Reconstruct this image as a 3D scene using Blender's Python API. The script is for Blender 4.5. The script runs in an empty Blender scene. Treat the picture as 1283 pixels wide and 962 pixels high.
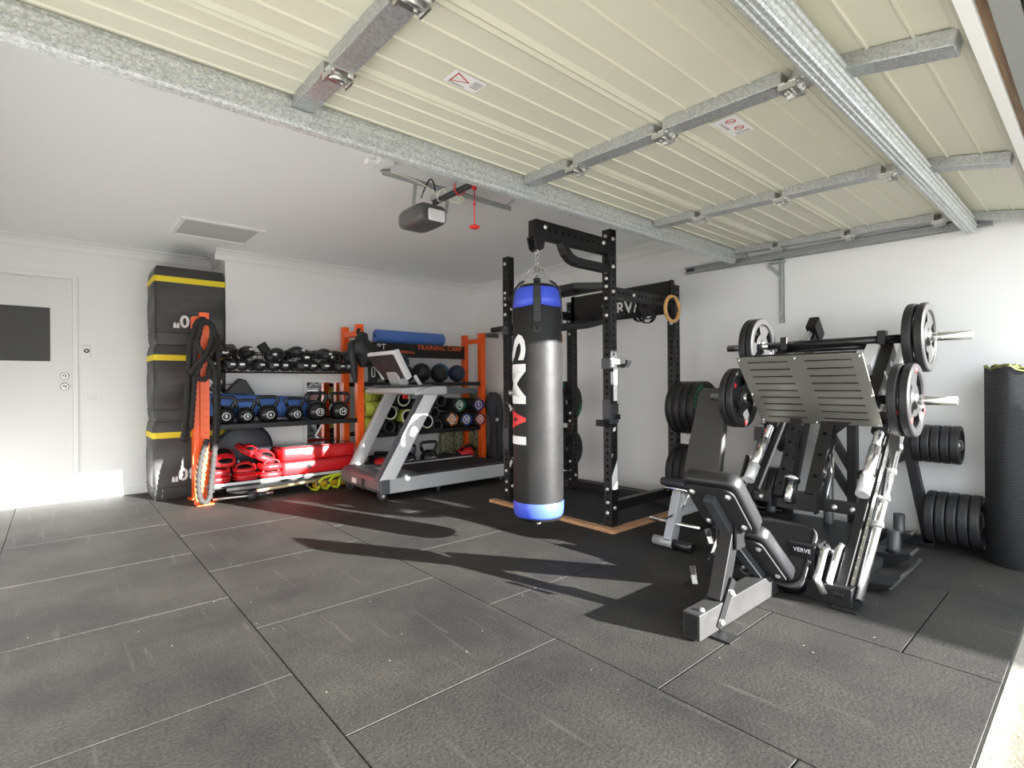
import bpy, bmesh, math, random
from mathutils import Vector, Matrix
random.seed(7)
PI = math.pi
SC = bpy.context.scene
COL = SC.collection

# ------------------------------------------------------------------ camera, sky, sun, exposure
def make_camera():
    yaw, pitch, roll = [math.radians(a) for a in (41.088, 0.0645, -0.4146)]
    R = Vector((math.cos(yaw), -math.sin(yaw), 0)); F = Vector((math.sin(yaw), math.cos(yaw), 0)); U = Vector((0, 0, 1))
    F2 = math.cos(pitch)*F + math.sin(pitch)*U; U2 = -math.sin(pitch)*F + math.cos(pitch)*U
    R3 = math.cos(roll)*R + math.sin(roll)*U2; U3 = -math.sin(roll)*R + math.cos(roll)*U2
    cd = bpy.data.cameras.new('camera'); cd.sensor_width = 36; cd.sensor_fit = 'HORIZONTAL'
    cd.lens = 36*655.88/1283; cd.clip_start = 0.02
    o = bpy.data.objects.new('camera', cd); COL.objects.link(o)
    m = Matrix((R3, U3, -F2)).transposed().to_4x4(); m.translation = Vector((0, 0, 1.1))
    o.matrix_world = m
    SC.camera = o
make_camera()

SUN_DIR = Vector((-0.355, 1.0, -0.268)).normalized()
SKY_STRENGTH = 4.6
SUN_STRENGTH = 39.0
w = bpy.data.worlds.new('sky'); SC.world = w; w.use_nodes = True
bg = w.node_tree.nodes['Background']; bg.inputs[0].default_value = (0.88, 0.94, 1.0, 1); bg.inputs[1].default_value = SKY_STRENGTH
sd = bpy.data.lights.new('sun', 'SUN'); sd.energy = SUN_STRENGTH; sd.angle = math.radians(0.55); sd.color = (1.0, 0.985, 0.955)
so = bpy.data.objects.new('sun', sd); COL.objects.link(so); so.rotation_euler = SUN_DIR.to_track_quat('-Z', 'Y').to_euler(); so.location = (4, -6, 4)
vs = SC.view_settings; vs.view_transform = 'Standard'; vs.look = 'None'; vs.exposure = 0.06; vs.gamma = 1; vs.use_curve_mapping = False
SC.cycles.use_denoising = True
SC.cycles.max_bounces = 14; SC.cycles.diffuse_bounces = 12
SC.cycles.sample_clamp_indirect = 25.0

# ------------------------------------------------------------------ materials
MATS = {}
def mat(name, col, rough=0.5, metal=0.0, noise=None, bump=None, spec=0.5, coat=0.0, sheen=0.0, trans=0.0):
    """noise = (scale, amount, second colour); bump = (scale, strength)"""
    if name in MATS: return MATS[name]
    m = bpy.data.materials.new(name); m.use_nodes = True
    nt = m.node_tree; b = nt.nodes['Principled BSDF']
    c = tuple(col) + (1,)
    b.inputs['Base Color'].default_value = c; b.inputs['Roughness'].default_value = rough
    b.inputs['Metallic'].default_value = metal; b.inputs['Specular IOR Level'].default_value = spec
    b.inputs['Coat Weight'].default_value = coat; b.inputs['Sheen Weight'].default_value = sheen
    b.inputs['Transmission Weight'].default_value = trans
    if noise or bump: tc = nt.nodes.new('ShaderNodeTexCoord')
    if noise:
        n = nt.nodes.new('ShaderNodeTexNoise'); n.inputs['Scale'].default_value = noise[0]; n.inputs['Detail'].default_value = 5
        nt.links.new(tc.outputs['Object'], n.inputs['Vector'])
        r = nt.nodes.new('ShaderNodeMapRange'); r.inputs[1].default_value = 0.35; r.inputs[2].default_value = 0.65
        r.inputs[4].default_value = noise[1]
        nt.links.new(n.outputs['Fac'], r.inputs[0])
        x = nt.nodes.new('ShaderNodeMix'); x.data_type = 'RGBA'
        x.inputs[6].default_value = c; x.inputs[7].default_value = tuple(noise[2]) + (1,)
        nt.links.new(r.outputs[0], x.inputs[0]); nt.links.new(x.outputs[2], b.inputs['Base Color'])
    if bump:
        n2 = nt.nodes.new('ShaderNodeTexNoise'); n2.inputs['Scale'].default_value = bump[0]; n2.inputs['Detail'].default_value = 3
        nt.links.new(tc.outputs['Object'], n2.inputs['Vector'])
        bp = nt.nodes.new('ShaderNodeBump'); bp.inputs['Strength'].default_value = bump[1]; bp.inputs['Distance'].default_value = 0.01
        nt.links.new(n2.outputs['Fac'], bp.inputs['Height']); nt.links.new(bp.outputs[0], b.inputs['Normal'])
    MATS[name] = m
    return m

def rubber_floor():
    m = bpy.data.materials.new('rubber_floor'); m.use_nodes = True; nt = m.node_tree; b = nt.nodes['Principled BSDF']
    tc = nt.nodes.new('ShaderNodeTexCoord'); L = nt.links.new
    geo = nt.nodes.new('ShaderNodeNewGeometry')
    big = nt.nodes.new('ShaderNodeTexNoise'); big.inputs['Scale'].default_value = 1.7; big.inputs['Detail'].default_value = 6; big.inputs['Roughness'].default_value = .65
    L(geo.outputs['Position'], big.inputs['Vector'])
    fine = nt.nodes.new('ShaderNodeTexNoise'); fine.inputs['Scale'].default_value = 90; fine.inputs['Detail'].default_value = 3
    L(geo.outputs['Position'], fine.inputs['Vector'])
    mp = nt.nodes.new('ShaderNodeMapping'); mp.inputs['Scale'].default_value = (14, 1.1, 1); mp.inputs['Rotation'].default_value = (0, 0, .9)
    L(geo.outputs['Position'], mp.inputs['Vector'])
    scuff = nt.nodes.new('ShaderNodeTexNoise'); scuff.inputs['Scale'].default_value = 1.6; scuff.inputs['Detail'].default_value = 6
    L(mp.outputs[0], scuff.inputs['Vector'])
    r1 = nt.nodes.new('ShaderNodeValToRGB')
    r1.color_ramp.elements[0].position = .36; r1.color_ramp.elements[0].color = (.0165, .0162, .0155, 1)
    r1.color_ramp.elements[1].position = .66; r1.color_ramp.elements[1].color = (.036, .0345, .029, 1)
    L(big.outputs['Fac'], r1.inputs[0])
    r2 = nt.nodes.new('ShaderNodeMapRange'); r2.inputs[1].default_value = .3; r2.inputs[2].default_value = .7; r2.inputs[3].default_value = .6; r2.inputs[4].default_value = 1.45
    L(fine.outputs['Fac'], r2.inputs[0])
    mu = nt.nodes.new('ShaderNodeMix'); mu.data_type = 'RGBA'; mu.blend_type = 'MULTIPLY'; mu.inputs[0].default_value = 1
    L(r1.outputs[0], mu.inputs[6]); L(r2.outputs[0], mu.inputs[7])
    r3 = nt.nodes.new('ShaderNodeMapRange'); r3.inputs[1].default_value = .62; r3.inputs[2].default_value = .78; r3.inputs[4].default_value = .35
    L(scuff.outputs['Fac'], r3.inputs[0])
    mx = nt.nodes.new('ShaderNodeMix'); mx.data_type = 'RGBA'; mx.inputs[7].default_value = (.13, .12, .10, 1)
    L(r3.outputs[0], mx.inputs[0]); L(mu.outputs[2], mx.inputs[6])
    vo = nt.nodes.new('ShaderNodeTexVoronoi'); vo.inputs['Scale'].default_value = 9
    L(geo.outputs['Position'], vo.inputs['Vector'])
    r4 = nt.nodes.new('ShaderNodeMapRange'); r4.inputs[1].default_value = .035; r4.inputs[2].default_value = .02
    L(vo.outputs['Distance'], r4.inputs[0])
    mx2 = nt.nodes.new('ShaderNodeMix'); mx2.data_type = 'RGBA'; mx2.inputs[7].default_value = (.4, .38, .34, 1)
    L(r4.outputs[0], mx2.inputs[0]); L(mx.outputs[2], mx2.inputs[6])
    L(mx2.outputs[2], b.inputs['Base Color'])
    b.inputs['Roughness'].default_value = .72; b.inputs['Specular IOR Level'].default_value = .35
    bp = nt.nodes.new('ShaderNodeBump'); bp.inputs['Strength'].default_value = .35; bp.inputs['Distance'].default_value = .004
    L(fine.outputs['Fac'], bp.inputs['Height']); L(bp.outputs[0], b.inputs['Normal'])
    MATS['rubber_floor'] = m
    return m

def galvanised(name='galvanised', base=(.52, .54, .54), dark=(.36, .37, .37)):
    m = bpy.data.materials.new(name); m.use_nodes = True; nt = m.node_tree; b = nt.nodes['Principled BSDF']; L = nt.links.new
    tc = nt.nodes.new('ShaderNodeTexCoord')
    vo = nt.nodes.new('ShaderNodeTexVoronoi'); vo.inputs['Scale'].default_value = 130
    L(tc.outputs['Object'], vo.inputs['Vector'])
    mx = nt.nodes.new('ShaderNodeMix'); mx.data_type = 'RGBA'; mx.inputs[6].default_value = dark + (1,); mx.inputs[7].default_value = base + (1,)
    s = nt.nodes.new('ShaderNodeSeparateColor'); L(vo.outputs['Color'], s.inputs[0]); L(s.outputs[0], mx.inputs[0])
    L(mx.outputs[2], b.inputs['Base Color'])
    b.inputs['Metallic'].default_value = .55; b.inputs['Roughness'].default_value = .42
    MATS[name] = m
    return m

def brushed():
    m = bpy.data.materials.new('brushed_steel'); m.use_nodes = True; nt = m.node_tree; b = nt.nodes['Principled BSDF']; L = nt.links.new
    tc = nt.nodes.new('ShaderNodeTexCoord'); mp = nt.nodes.new('ShaderNodeMapping'); mp.inputs['Scale'].default_value = (3, 3, 160)
    L(tc.outputs['Object'], mp.inputs[0]); n = nt.nodes.new('ShaderNodeTexNoise'); n.inputs['Scale'].default_value = 4
    L(mp.outputs[0], n.inputs['Vector'])
    r = nt.nodes.new('ShaderNodeMapRange'); r.inputs[3].default_value = .3; r.inputs[4].default_value = .45; L(n.outputs['Fac'], r.inputs[0])
    L(r.outputs[0], b.inputs['Roughness']); b.inputs['Metallic'].default_value = .85; b.inputs['Base Color'].default_value = (.62, .61, .54, 1)
    b.inputs['Anisotropic'].default_value = .6
    MATS['brushed_steel'] = m
    return m

def wood(name, c1, c2, scale=(2, 30, 30)):
    m = bpy.data.materials.new(name); m.use_nodes = True; nt = m.node_tree; b = nt.nodes['Principled BSDF']; L = nt.links.new
    tc = nt.nodes.new('ShaderNodeTexCoord'); mp = nt.nodes.new('ShaderNodeMapping'); mp.inputs['Scale'].default_value = scale
    L(tc.outputs['Object'], mp.inputs[0]); n = nt.nodes.new('ShaderNodeTexNoise'); n.inputs['Scale'].default_value = 2.5; n.inputs['Detail'].default_value = 5
    L(mp.outputs[0], n.inputs['Vector'])
    r = nt.nodes.new('ShaderNodeValToRGB'); r.color_ramp.elements[0].position = .35; r.color_ramp.elements[1].position = .68
    r.color_ramp.elements[0].color = c1 + (1,); r.color_ramp.elements[1].color = c2 + (1,)
    L(n.outputs['Fac'], r.inputs[0]); L(r.outputs[0], b.inputs['Base Color']); b.inputs['Roughness'].default_value = .55
    MATS[name] = m
    return m

M_FLOOR = rubber_floor(); M_GALV = galvanised(); M_GALV_L = galvanised('galvanised_light', (.72, .74, .74), (.44, .46, .46)); M_BRUSH = brushed()
M_WALL = mat('wall_paint', (.82, .82, .81), .75, noise=(1.5, .35, (.79, .79, .78)), bump=(60, .05))
M_CEIL = mat('ceiling_paint', (.845, .865, .855), .8, noise=(1.2, .3, (.825, .845, .835)))
M_TRIM = mat('trim_paint', (.80, .80, .785), .5)
M_DOORP = mat('door_paint', (.74, .735, .715), .45)
M_CONC = mat('concrete', (.28, .265, .23), .85, noise=(6, .6, (.33, .315, .28)), bump=(70, .3))
M_CONCL = mat('pale_concrete', (.24, .225, .19), .85, noise=(20, .5, (.30, .285, .25)), bump=(70, .3))
M_PANEL = mat('cream_steel', (.68, .665, .545), .42, noise=(2.0, .4, (.63, .615, .50)))
M_PANELB = mat('cream_bead', (.74, .705, .61), .4)
M_BLACK = mat('black_powdercoat', (.010, .010, .0105), .40, spec=.4, bump=(400, .08))
M_BLACKG = mat('black_gloss', (.015, .015, .016), .22)
M_BLACKM = mat('black_matte', (.014, .014, .015), .75)
M_HOLE = mat('dark_hole', (.004, .004, .004), .9)  # near-black, stands in for the shade inside hollows
M_VINYL = mat('black_vinyl', (.017, .017, .018), .36, spec=.5, bump=(260, .12))
M_VINYLG = mat('grey_vinyl', (.075, .074, .068), .5, bump=(200, .1))
M_RUBBER = mat('black_rubber', (.019, .019, .0195), .45, spec=.4, bump=(300, .1))
M_CHROME = mat('chrome', (.80, .80, .80), .24, 1.0)
M_STEEL = mat('satin_steel', (.60, .60, .58), .33, 1.0)
M_BOLT = mat('zinc_bolt', (.72, .72, .70), .35, .8)
M_SILVER = mat('silver_paint', (.58, .585, .59), .35, .2)
M_SILVERL = mat('pale_silver_paint', (.80, .80, .80), .4, .0)
M_BENCH = mat('grey_bench_paint', (.38, .38, .375), .4, .2)
M_GREYP = mat('grey_plastic', (.10, .105, .115), .4)
M_DARKG = mat('dark_grey_plastic', (.045, .047, .052), .35)
M_ORANGE = mat('orange_powdercoat', (.93, .125, .012), .38)
M_RED = mat('red_leather', (.68, .014, .018), .38)
M_REDM = mat('red_mark', (.70, .03, .03), .5)
M_WHITE = mat('white_print', (.80, .80, .79), .5)
M_CREAM = mat('cream_plastic', (.72, .72, .58), .5)
M_YELLOW = mat('yellow_strap', (.80, .62, .02), .6)
M_LIME = mat('lime_plastic', (.56, .68, .03), .4)
M_LIMEF = mat('lime_foam', (.42, .47, .05), .7, noise=(30, .7, (.54, .58, .10)))
M_AMBER = mat('amber_plastic', (.72, .42, .02), .45)
M_BLUE = mat('blue_foam', (.085, .20, .58), .6, bump=(150, .08))
M_BLUEV = mat('blue_vinyl', (.05, .09, .62), .4)
M_BLUEB = mat('blue_rubber', (.05, .16, .31), .5)
M_NAVY = mat('navy_rubber', (.022, .032, .062), .5)
M_GREEN = mat('green_print', (.02, .36, .13), .5)
M_TEAL = mat('green_fabric', (.01, .16, .10), .7)
M_PURPLE = mat('purple_fabric', (.09, .04, .28), .7)
M_BLUEF = mat('blue_fabric', (.03, .06, .30), .7)
M_ORF = mat('orange_fabric', (.60, .22, .05), .7)
M_REDF = mat('red_fabric', (.52, .02, .03), .7)
M_CANVAS = mat('black_canvas', (.018, .018, .019), .5, bump=(25, .3))
M_ROPE = mat('black_rope', (.022, .021, .02), .8, bump=(200, .3))
M_PLY = wood('ring_wood', (.50, .26, .08), (.66, .38, .15))
M_WOOD = wood('platform_wood', (.40, .20, .09), (.60, .35, .18))
M_WOODD = wood('lintel_wood', (.16, .09, .045), (.28, .17, .09))
M_POLE = wood('pole_wood', (.55, .40, .22), (.70, .55, .34))
M_MIRROR = mat('mirror_glass', (.85, .87, .88), .03, 1.0)
M_BRICK = mat('dark_brick', (.11, .065, .04), .8, noise=(25, .8, (.19, .11, .065)), bump=(60, .4))
M_FENCE = mat('fence_paint', (.28, .28, .27), .6)
M_LENS = mat('white_lens', (.78, .79, .80), .25)
M_CARD = mat('beige_card', (.56, .54, .45), .8)
M_CAMO = mat('patterned_fabric', (.40, .39, .24), .8, noise=(28, 1.0, (.05, .06, .03)))
M_CHARC = mat('charcoal_sheet', (.055, .056, .053), .6)
M_TURF = mat('turf', (.12, .14, .03), .9, noise=(200, .8, (.22, .22, .06)))

# ------------------------------------------------------------------ mesh builder
def frame(d, up=(0, 0, 1)):
    d = Vector(d).normalized(); u = Vector(up)
    if abs(d.dot(u)) > .98: u = Vector((0, 1, 0)) if abs(d.y) < .9 else Vector((1, 0, 0))
    s = d.cross(u).normalized(); t = s.cross(d).normalized()
    return d, s, t

class MB:
    def __init__(s): s.v = []; s.f = []; s.sm = []
    def add(s, vs, fs, smooth=False):
        o = len(s.v); s.v += [Vector(a) for a in vs]
        s.f += [tuple(i + o for i in f) for f in fs]; s.sm += [smooth]*len(fs)
        return s
    def box(s, x0, x1, y0, y1, z0, z1):
        vs = [(x, y, z) for z in (z0, z1) for y in (y0, y1) for x in (x0, x1)]
        return s.add(vs, [(0, 2, 3, 1), (4, 5, 7, 6), (0, 1, 5, 4), (2, 6, 7, 3), (0, 4, 6, 2), (1, 3, 7, 5)])
    def bar(s, a, b, w, h, up=(0, 0, 1)):
        """box bar from a to b; w across, h along the up side"""
        a = Vector(a); b = Vector(b); d, sd, t = frame(b - a, up)
        vs = []
        for p in (a, b):
            for i, j in ((-1, -1), (1, -1), (1, 1), (-1, 1)): vs.append(p + sd*(i*w/2) + t*(j*h/2))
        return s.add(vs, [(0, 1, 2, 3), (7, 6, 5, 4), (0, 4, 5, 1), (1, 5, 6, 2), (2, 6, 7, 3), (3, 7, 4, 0)])
    def tube(s, pts, r, n=10, cap=True, closed=False, smooth=True):
        pts = [Vector(p) for p in pts]; k = len(pts); rings = []
        rs = r if isinstance(r, (list, tuple)) else [r]*k
        prev = None
        for i, p in enumerate(pts):
            if closed: d = pts[(i+1) % k] - pts[i-1]
            else: d = pts[min(i+1, k-1)] - pts[max(i-1, 0)]
            d.normalize()
            if prev is None: _, sd, t = frame(d)
            else:
                sd = prev - d*prev.dot(d)
                if sd.length < 1e-5: _, sd, t = frame(d)
                sd.normalize(); t = d.cross(sd)
            prev = sd
            rings.append([p + (sd*math.cos(2*PI*j/n) + t*math.sin(2*PI*j/n))*rs[i] for j in range(n)])
        vs = [q for g in rings for q in g]; fs = []
        for i in range(k if closed else k-1):
            i2 = (i+1) % k
            for j in range(n):
                fs.append((i*n+j, i*n+(j+1) % n, i2*n+(j+1) % n, i2*n+j))
        o = len(s.v); s.add(vs, fs, smooth)
        if cap and not closed:
            s.f += [tuple(o + j for j in range(n-1, -1, -1)), tuple(o + (k-1)*n + j for j in range(n))]; s.sm += [False]*2
        return s
    def lathe(s, c, axis, prof, n=24, closed=False, smooth=True, caps=True, up=(0, 0, 1)):
        """prof: (radius, height along axis)"""
        c = Vector(c); d, sd, t = frame(axis, up); k = len(prof)
        vs = [c + d*h + (sd*math.cos(2*PI*j/n) + t*math.sin(2*PI*j/n))*r for r, h in prof for j in range(n)]
        fs = []
        for i in range(k if closed else k-1):
            i2 = (i+1) % k
            for j in range(n): fs.append((i*n+j, i*n+(j+1) % n, i2*n+(j+1) % n, i2*n+j))
        o = len(s.v); s.add(vs, fs, smooth)
        if caps and not closed:
            s.f += [tuple(o + j for j in range(n-1, -1, -1)), tuple(o + (k-1)*n + j for j in range(n))]; s.sm += [False]*2
        return s
    def cyl(s, a, b, r, n=16):
        a = Vector(a); b = Vector(b)
        return s.lathe(a, b-a, [(r, 0), (r, (b-a).length)], n)
    def ball(s, c, r, sc=(1, 1, 1), n=16, m=10, rot=None):
        c = Vector(c); vs = []; fs = []
        for i in range(m+1):
            th = PI*i/m
            for j in range(n):
                v = Vector((math.sin(th)*math.cos(2*PI*j/n)*sc[0], math.sin(th)*math.sin(2*PI*j/n)*sc[1], math.cos(th)*sc[2]))*r
                if rot: v = rot @ v
                vs.append(c + v)
        for i in range(m):
            for j in range(n): fs.append((i*n+j, (i+1)*n+j, (i+1)*n+(j+1) % n, i*n+(j+1) % n))
        return s.add(vs, fs, True)
    def prism(s, poly, o, ux, uy, th):
        """polygon (2D) on plane o+x*ux+y*uy, thickness th along ux x uy"""
        o = Vector(o); ux = Vector(ux); uy = Vector(uy); nn = ux.cross(uy).normalized(); k = len(poly)
        vs = [o + ux*x + uy*y for x, y in poly] + [o + ux*x + uy*y + nn*th for x, y in poly]
        fs = [tuple(range(k-1, -1, -1)), tuple(range(k, 2*k))] + [(i, (i+1) % k, k+(i+1) % k, k+i) for i in range(k)]
        return s.add(vs, fs)
    def pad(s, poly, o, ux, uy, th, r=.012):
        """cushion: prism with rounded rims"""
        o = Vector(o); ux = Vector(ux).normalized(); uy = Vector(uy).normalized(); nn = ux.cross(uy).normalized(); k = len(poly)
        cx = sum(p[0] for p in poly)/k; cy = sum(p[1] for p in poly)/k
        ex = max(abs(p[0]-cx) for p in poly); ey = max(abs(p[1]-cy) for p in poly)
        lv = [(r, 0), (r*.3, r*.3), (0, r), (0, th-r), (r*.3, th-r*.3), (r, th)]
        vs = []
        for ins, h in lv:
            fx = 1-ins/ex; fy = 1-ins/ey
            vs += [o + ux*(cx+(x-cx)*fx) + uy*(cy+(y-cy)*fy) + nn*h for x, y in poly]
        L = len(lv); fs = [(i*k+j, i*k+(j+1) % k, (i+1)*k+(j+1) % k, (i+1)*k+j) for i in range(L-1) for j in range(k)]
        o2 = len(s.v); s.add(vs, fs, True)
        s.f += [tuple(o2 + j for j in range(k-1, -1, -1)), tuple(o2 + (L-1)*k + j for j in range(k))]; s.sm += [False]*2
        return s
    def build(s, name, m, parent=None, base=(0, 0, 0), bevel=0, loc=None):
        me = bpy.data.meshes.new(name); b = Vector(base)
        me.from_pydata([tuple(v-b) for v in s.v], [], s.f); me.update()
        me.polygons.foreach_set('use_smooth', s.sm)
        bm = bmesh.new(); bm.from_mesh(me); bmesh.ops.recalc_face_normals(bm, faces=bm.faces[:]); bm.to_mesh(me); bm.free()
        me.materials.append(m)
        o = bpy.data.objects.new(name, me); COL.objects.link(o)
        if parent: o.parent = parent
        if loc is not None: o.location = loc
        if bevel:
            md = o.modifiers.new('bevel', 'BEVEL'); md.width = bevel; md.segments = 2; md.limit_method = 'ANGLE'; md.angle_limit = math.radians(40)
        return o

def rrect(x0, x1, y0, y1, r, n=5):
    p = []
    for cx, cy, a0 in ((x1-r, y1-r, 0), (x0+r, y1-r, PI/2), (x0+r, y0+r, PI), (x1-r, y0+r, 1.5*PI)):
        for i in range(n+1):
            a = a0 + PI/2*i/n; p.append((cx+r*math.cos(a), cy+r*math.sin(a)))
    return p

def tag(o, label=None, cat=None, group=None, kind=None):
    if label: o['label'] = label
    if cat: o['category'] = cat
    if group: o['group'] = group
    if kind: o['kind'] = kind
    return o

class Thing:
    """an Empty at the base; parts are given in world coordinates unless local"""
    def __init__(s, name, label, cat, loc=(0, 0, 0), group=None, local=False):
        s.e = bpy.data.objects.new(name, None); COL.objects.link(s.e); s.e.empty_display_size = .05
        s.e.location = loc; s.base = Vector((0, 0, 0)) if local else Vector(loc)
        tag(s.e, label, cat, group)
    def part(s, name, mb, m, bevel=0, parent=None, label=None, kind=None):
        o = mb.build(name, m, parent or s.e, s.base, bevel)
        if name in ('bolt', 'pad_bolt', 'plate_screw', 'pressed_line', 'text_print'): kind = 'stuff'
        return tag(o, label, kind=kind)
    def text(s, name, txt, size, m, o, ux, uy, parent=None, wrap=None, bold=.012, align='CENTER', spacing=1.0):
        me = text_mesh(txt, size, bold, align, spacing, wrap is not None)
        o = Vector(o); ux = Vector(ux).normalized(); uy = Vector(uy).normalized(); nn = ux.cross(uy)
        for v in me.vertices:
            if wrap: v.co = wrap(v.co.x, v.co.y) - s.base
            else: v.co = o + ux*v.co.x + uy*v.co.y + nn*(.0015+v.co.z) - s.base
        me.materials.clear(); me.materials.append(m); me.name = name
        ob = bpy.data.objects.new(name, me); COL.objects.link(ob); ob.parent = parent or s.e
        return ob
    def dup(s, loc, rot=None, label=None):
        return dup(s.e, loc, rot, label)

def text_mesh(txt, size, bold, align, spacing, fine):
    cu = bpy.data.curves.new('t', 'FONT'); cu.body = txt; cu.size = size; cu.align_x = align; cu.align_y = 'CENTER'; cu.offset = bold*size; cu.space_character = spacing
    cu.resolution_u = 3
    ob = bpy.data.objects.new('t', cu); COL.objects.link(ob)
    dg = bpy.context.evaluated_depsgraph_get(); me = bpy.data.meshes.new_from_object(ob.evaluated_get(dg))
    bpy.data.objects.remove(ob); bpy.data.curves.remove(cu)
    if fine:
        bm = bmesh.new(); bm.from_mesh(me); xs = [v.co.y for v in bm.verts]; a, b = min(xs), max(xs); k = int((b-a)/.012)+1
        for i in range(1, k):
            bmesh.ops.bisect_plane(bm, geom=bm.verts[:]+bm.edges[:]+bm.faces[:], plane_co=(0, a+(b-a)*i/k, 0), plane_no=(0, 1, 0))
        bm.to_mesh(me); bm.free()
    return me

def dup(e, loc, rot=None, label=None):
    r = e.copy(); COL.objects.link(r); r.location = loc
    if rot is not None: r.rotation_euler = rot
    if label: r['label'] = label
    for ch in list(e.children):
        c = ch.copy(); COL.objects.link(c); c.parent = r
        for g in list(ch.children):
            d = g.copy(); COL.objects.link(d); d.parent = c
    return r

def struct(name, mb, m, parent=None, bevel=0):
    o = mb.build(name, m, parent, bevel=bevel)
    if not parent: o['kind'] = 'structure'
    return o

# ------------------------------------------------------------------ setting
WX, WY, WY2, CZ = 4.60, 6.65, 6.10, 2.52     # right wall, rear wall, stepped wall, ceiling
CORN = 1.345
floor = struct('floor', MB().box(-1.2, 4.75, .216, 6.9, -.14, -.016), M_CONC)
xs = [-.785, -.28, .68, 1.632, 2.59, 3.53, 4.585]
first = [.60, 1.09, .61, 1.08, .57, 1.06]
for i in range(6):
    x0, x1 = xs[i], xs[i+1]
    ys = [.268]; y = first[i]
    while y < 6.6: ys.append(y); y += .977
    yend = 6.63 if x0 < 1.3 else 6.08
    ys = [q for q in ys if q < yend-.05] + [yend]
    for a, b in zip(ys[:-1], ys[1:]):
        xa = max(x0, -1.17); 
        mb = MB().box(xa+.002, x1-.002, a+.003, b-.003, -.0158, random.uniform(-.0006, .0004))
        mb.build('rubber_mat', M_FLOOR, floor, bevel=.002)
struct('trim_1', MB().box(-1.2, 4.75, .215, .262, -.03, -.004), M_CONCL)
struct('driveway', MB().box(-7, 12, -22, -.452, -.14, -.02), M_CONC)
struct('ground_strip', MB().box(-1.2, 4.75, -.45, .214, -.06, -.016), mat('toned_concrete', (.17, .15, .11), .85, noise=(12, .8, (.24, .21, .16)), bump=(70, .3)))  # darker than the driveway so the sunlit strip does not blow out
# walls
struct('wall_rear', MB().box(-.92, CORN, WY, WY+.12, -.1, CZ+.1), M_WALL)
struct('wall_back', MB().box(CORN, WX+.2, WY2, WY+.12, -.1, CZ+.1), M_WALL)
struct('wall_right', MB().box(WX, WX+.15, .1, WY2, -.1, CZ+.1), M_WALL)
struct('wall_left', MB().box(-.92, -.79, .1, WY, -.1, CZ+.1), M_WALL)
struct('ceiling', MB().box(-.92, WX+.15, .1, WY+.1, CZ, CZ+.1), M_CEIL)
struct('wall_front', MB().box(-1.6, 5.2, .06, .2, 2.20, 3.0).box(-1.6, -.55, -.12, .2, -.1, 2.2).box(4.56, 5.2, -.12, .2, -.1, 2.2), M_WALL)
lin = struct('trim_2', MB().box(-1.0, 4.6, .232, .262, 2.065, 2.35), M_TRIM)
MB().box(-1.0, 4.6, .205, .232, 2.10, 2.30).build('timber_batten', M_WOODD, lin)
MB().box(-1.0, 4.6, .15, .205, 2.075, 2.20).build('lintel_angle', mat('lintel_grey', (.26, .27, .255), .6), lin)
for i in range(48):
    MB().box(-1.0+i*.118, -1.0+i*.118+.108, -.25, .145, 2.075, 2.19).build('brick', M_BRICK, lin, bevel=.004)
# cornices: scotia profile swept along the walls
def cornice(name, pts):
    prof = [(0, 0), (.012, .0), (.02, .012), (.032, .045), (.06, .075), (.085, .085), (.1, .09), (.1, .1), (0, .1)]
    mb = MB()
    for (a, b, inn) in pts:
        a = Vector(a); b = Vector(b); inn = Vector(inn); k = len(prof)
        vs = [p + inn*x + Vector((0, 0, CZ-.1+z)) for p in (a, b) for x, z in prof]
        mb.add(vs, [(i, (i+1) % k, k+(i+1) % k, k+i) for i in range(k)] + [tuple(range(k)), tuple(range(2*k-1, k-1, -1))])
    struct(name, mb, M_TRIM)
cornice('trim_3', [((-.79, WY, 0), (CORN, WY, 0), (0, -1, 0))])
cornice('trim_4', [((CORN, WY2, 0), (CORN, WY, 0), (-1, 0, 0))])
cornice('trim_5', [((CORN-.1, WY2, 0), (WX, WY2, 0), (0, -1, 0))])
cornice('trim_6', [((WX, 1.2, 0), (WX, WY2, 0), (-1, 0, 0))])
struct('baseboard_back', MB().box(.17, CORN, WY-.012, WY, 0, .07).box(CORN, WX, WY2-.012, WY2, 0, .07), M_TRIM, bevel=.004)
struct('baseboard_right', MB().box(WX-.012, WX, .27, WY2, 0, .07), M_TRIM, bevel=.004)
# entry door on the rear wall
d = struct('door_1', MB().box(-.70, .124, WY-.012, WY+.02, .07, 2.145), M_DOORP)
MB().box(.126, .168, WY-.02, WY+.01, .0, 2.2).box(-.74, -.702, WY-.02, WY+.01, .0, 2.2).box(-.702, .126, WY-.02, WY+.01, 2.15, 2.2).build('frame', M_TRIM, d, bevel=.004)
MB().box(-.702, .126, WY-.03, WY, 0, .062).build('door_sill', M_TRIM, d, bevel=.004)
MB().box(-.69, .122, WY-.022, WY-.012, .072, .085).build('weather_strip', M_GREYP, d)
for z in (1.214, 1.112):
    k = MB().lathe((.066, WY-.012, z), (0, -1, 0), [(.033, 0), (.034, .006), (.026, .011), (.026, .012)], 24).build('lock_rose', M_STEEL, d)
    MB().lathe((.066, WY-.012, z), (0, -1, 0), [(.015, .012), (.019, .03), (.016, .045), (.004, .048)], 20).build('knob', M_STEEL, k)
MB().box(-.62, -.036, WY-.016, WY-.012, 1.353, 1.862).build('notice_sheet', M_CHARC, d)
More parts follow.
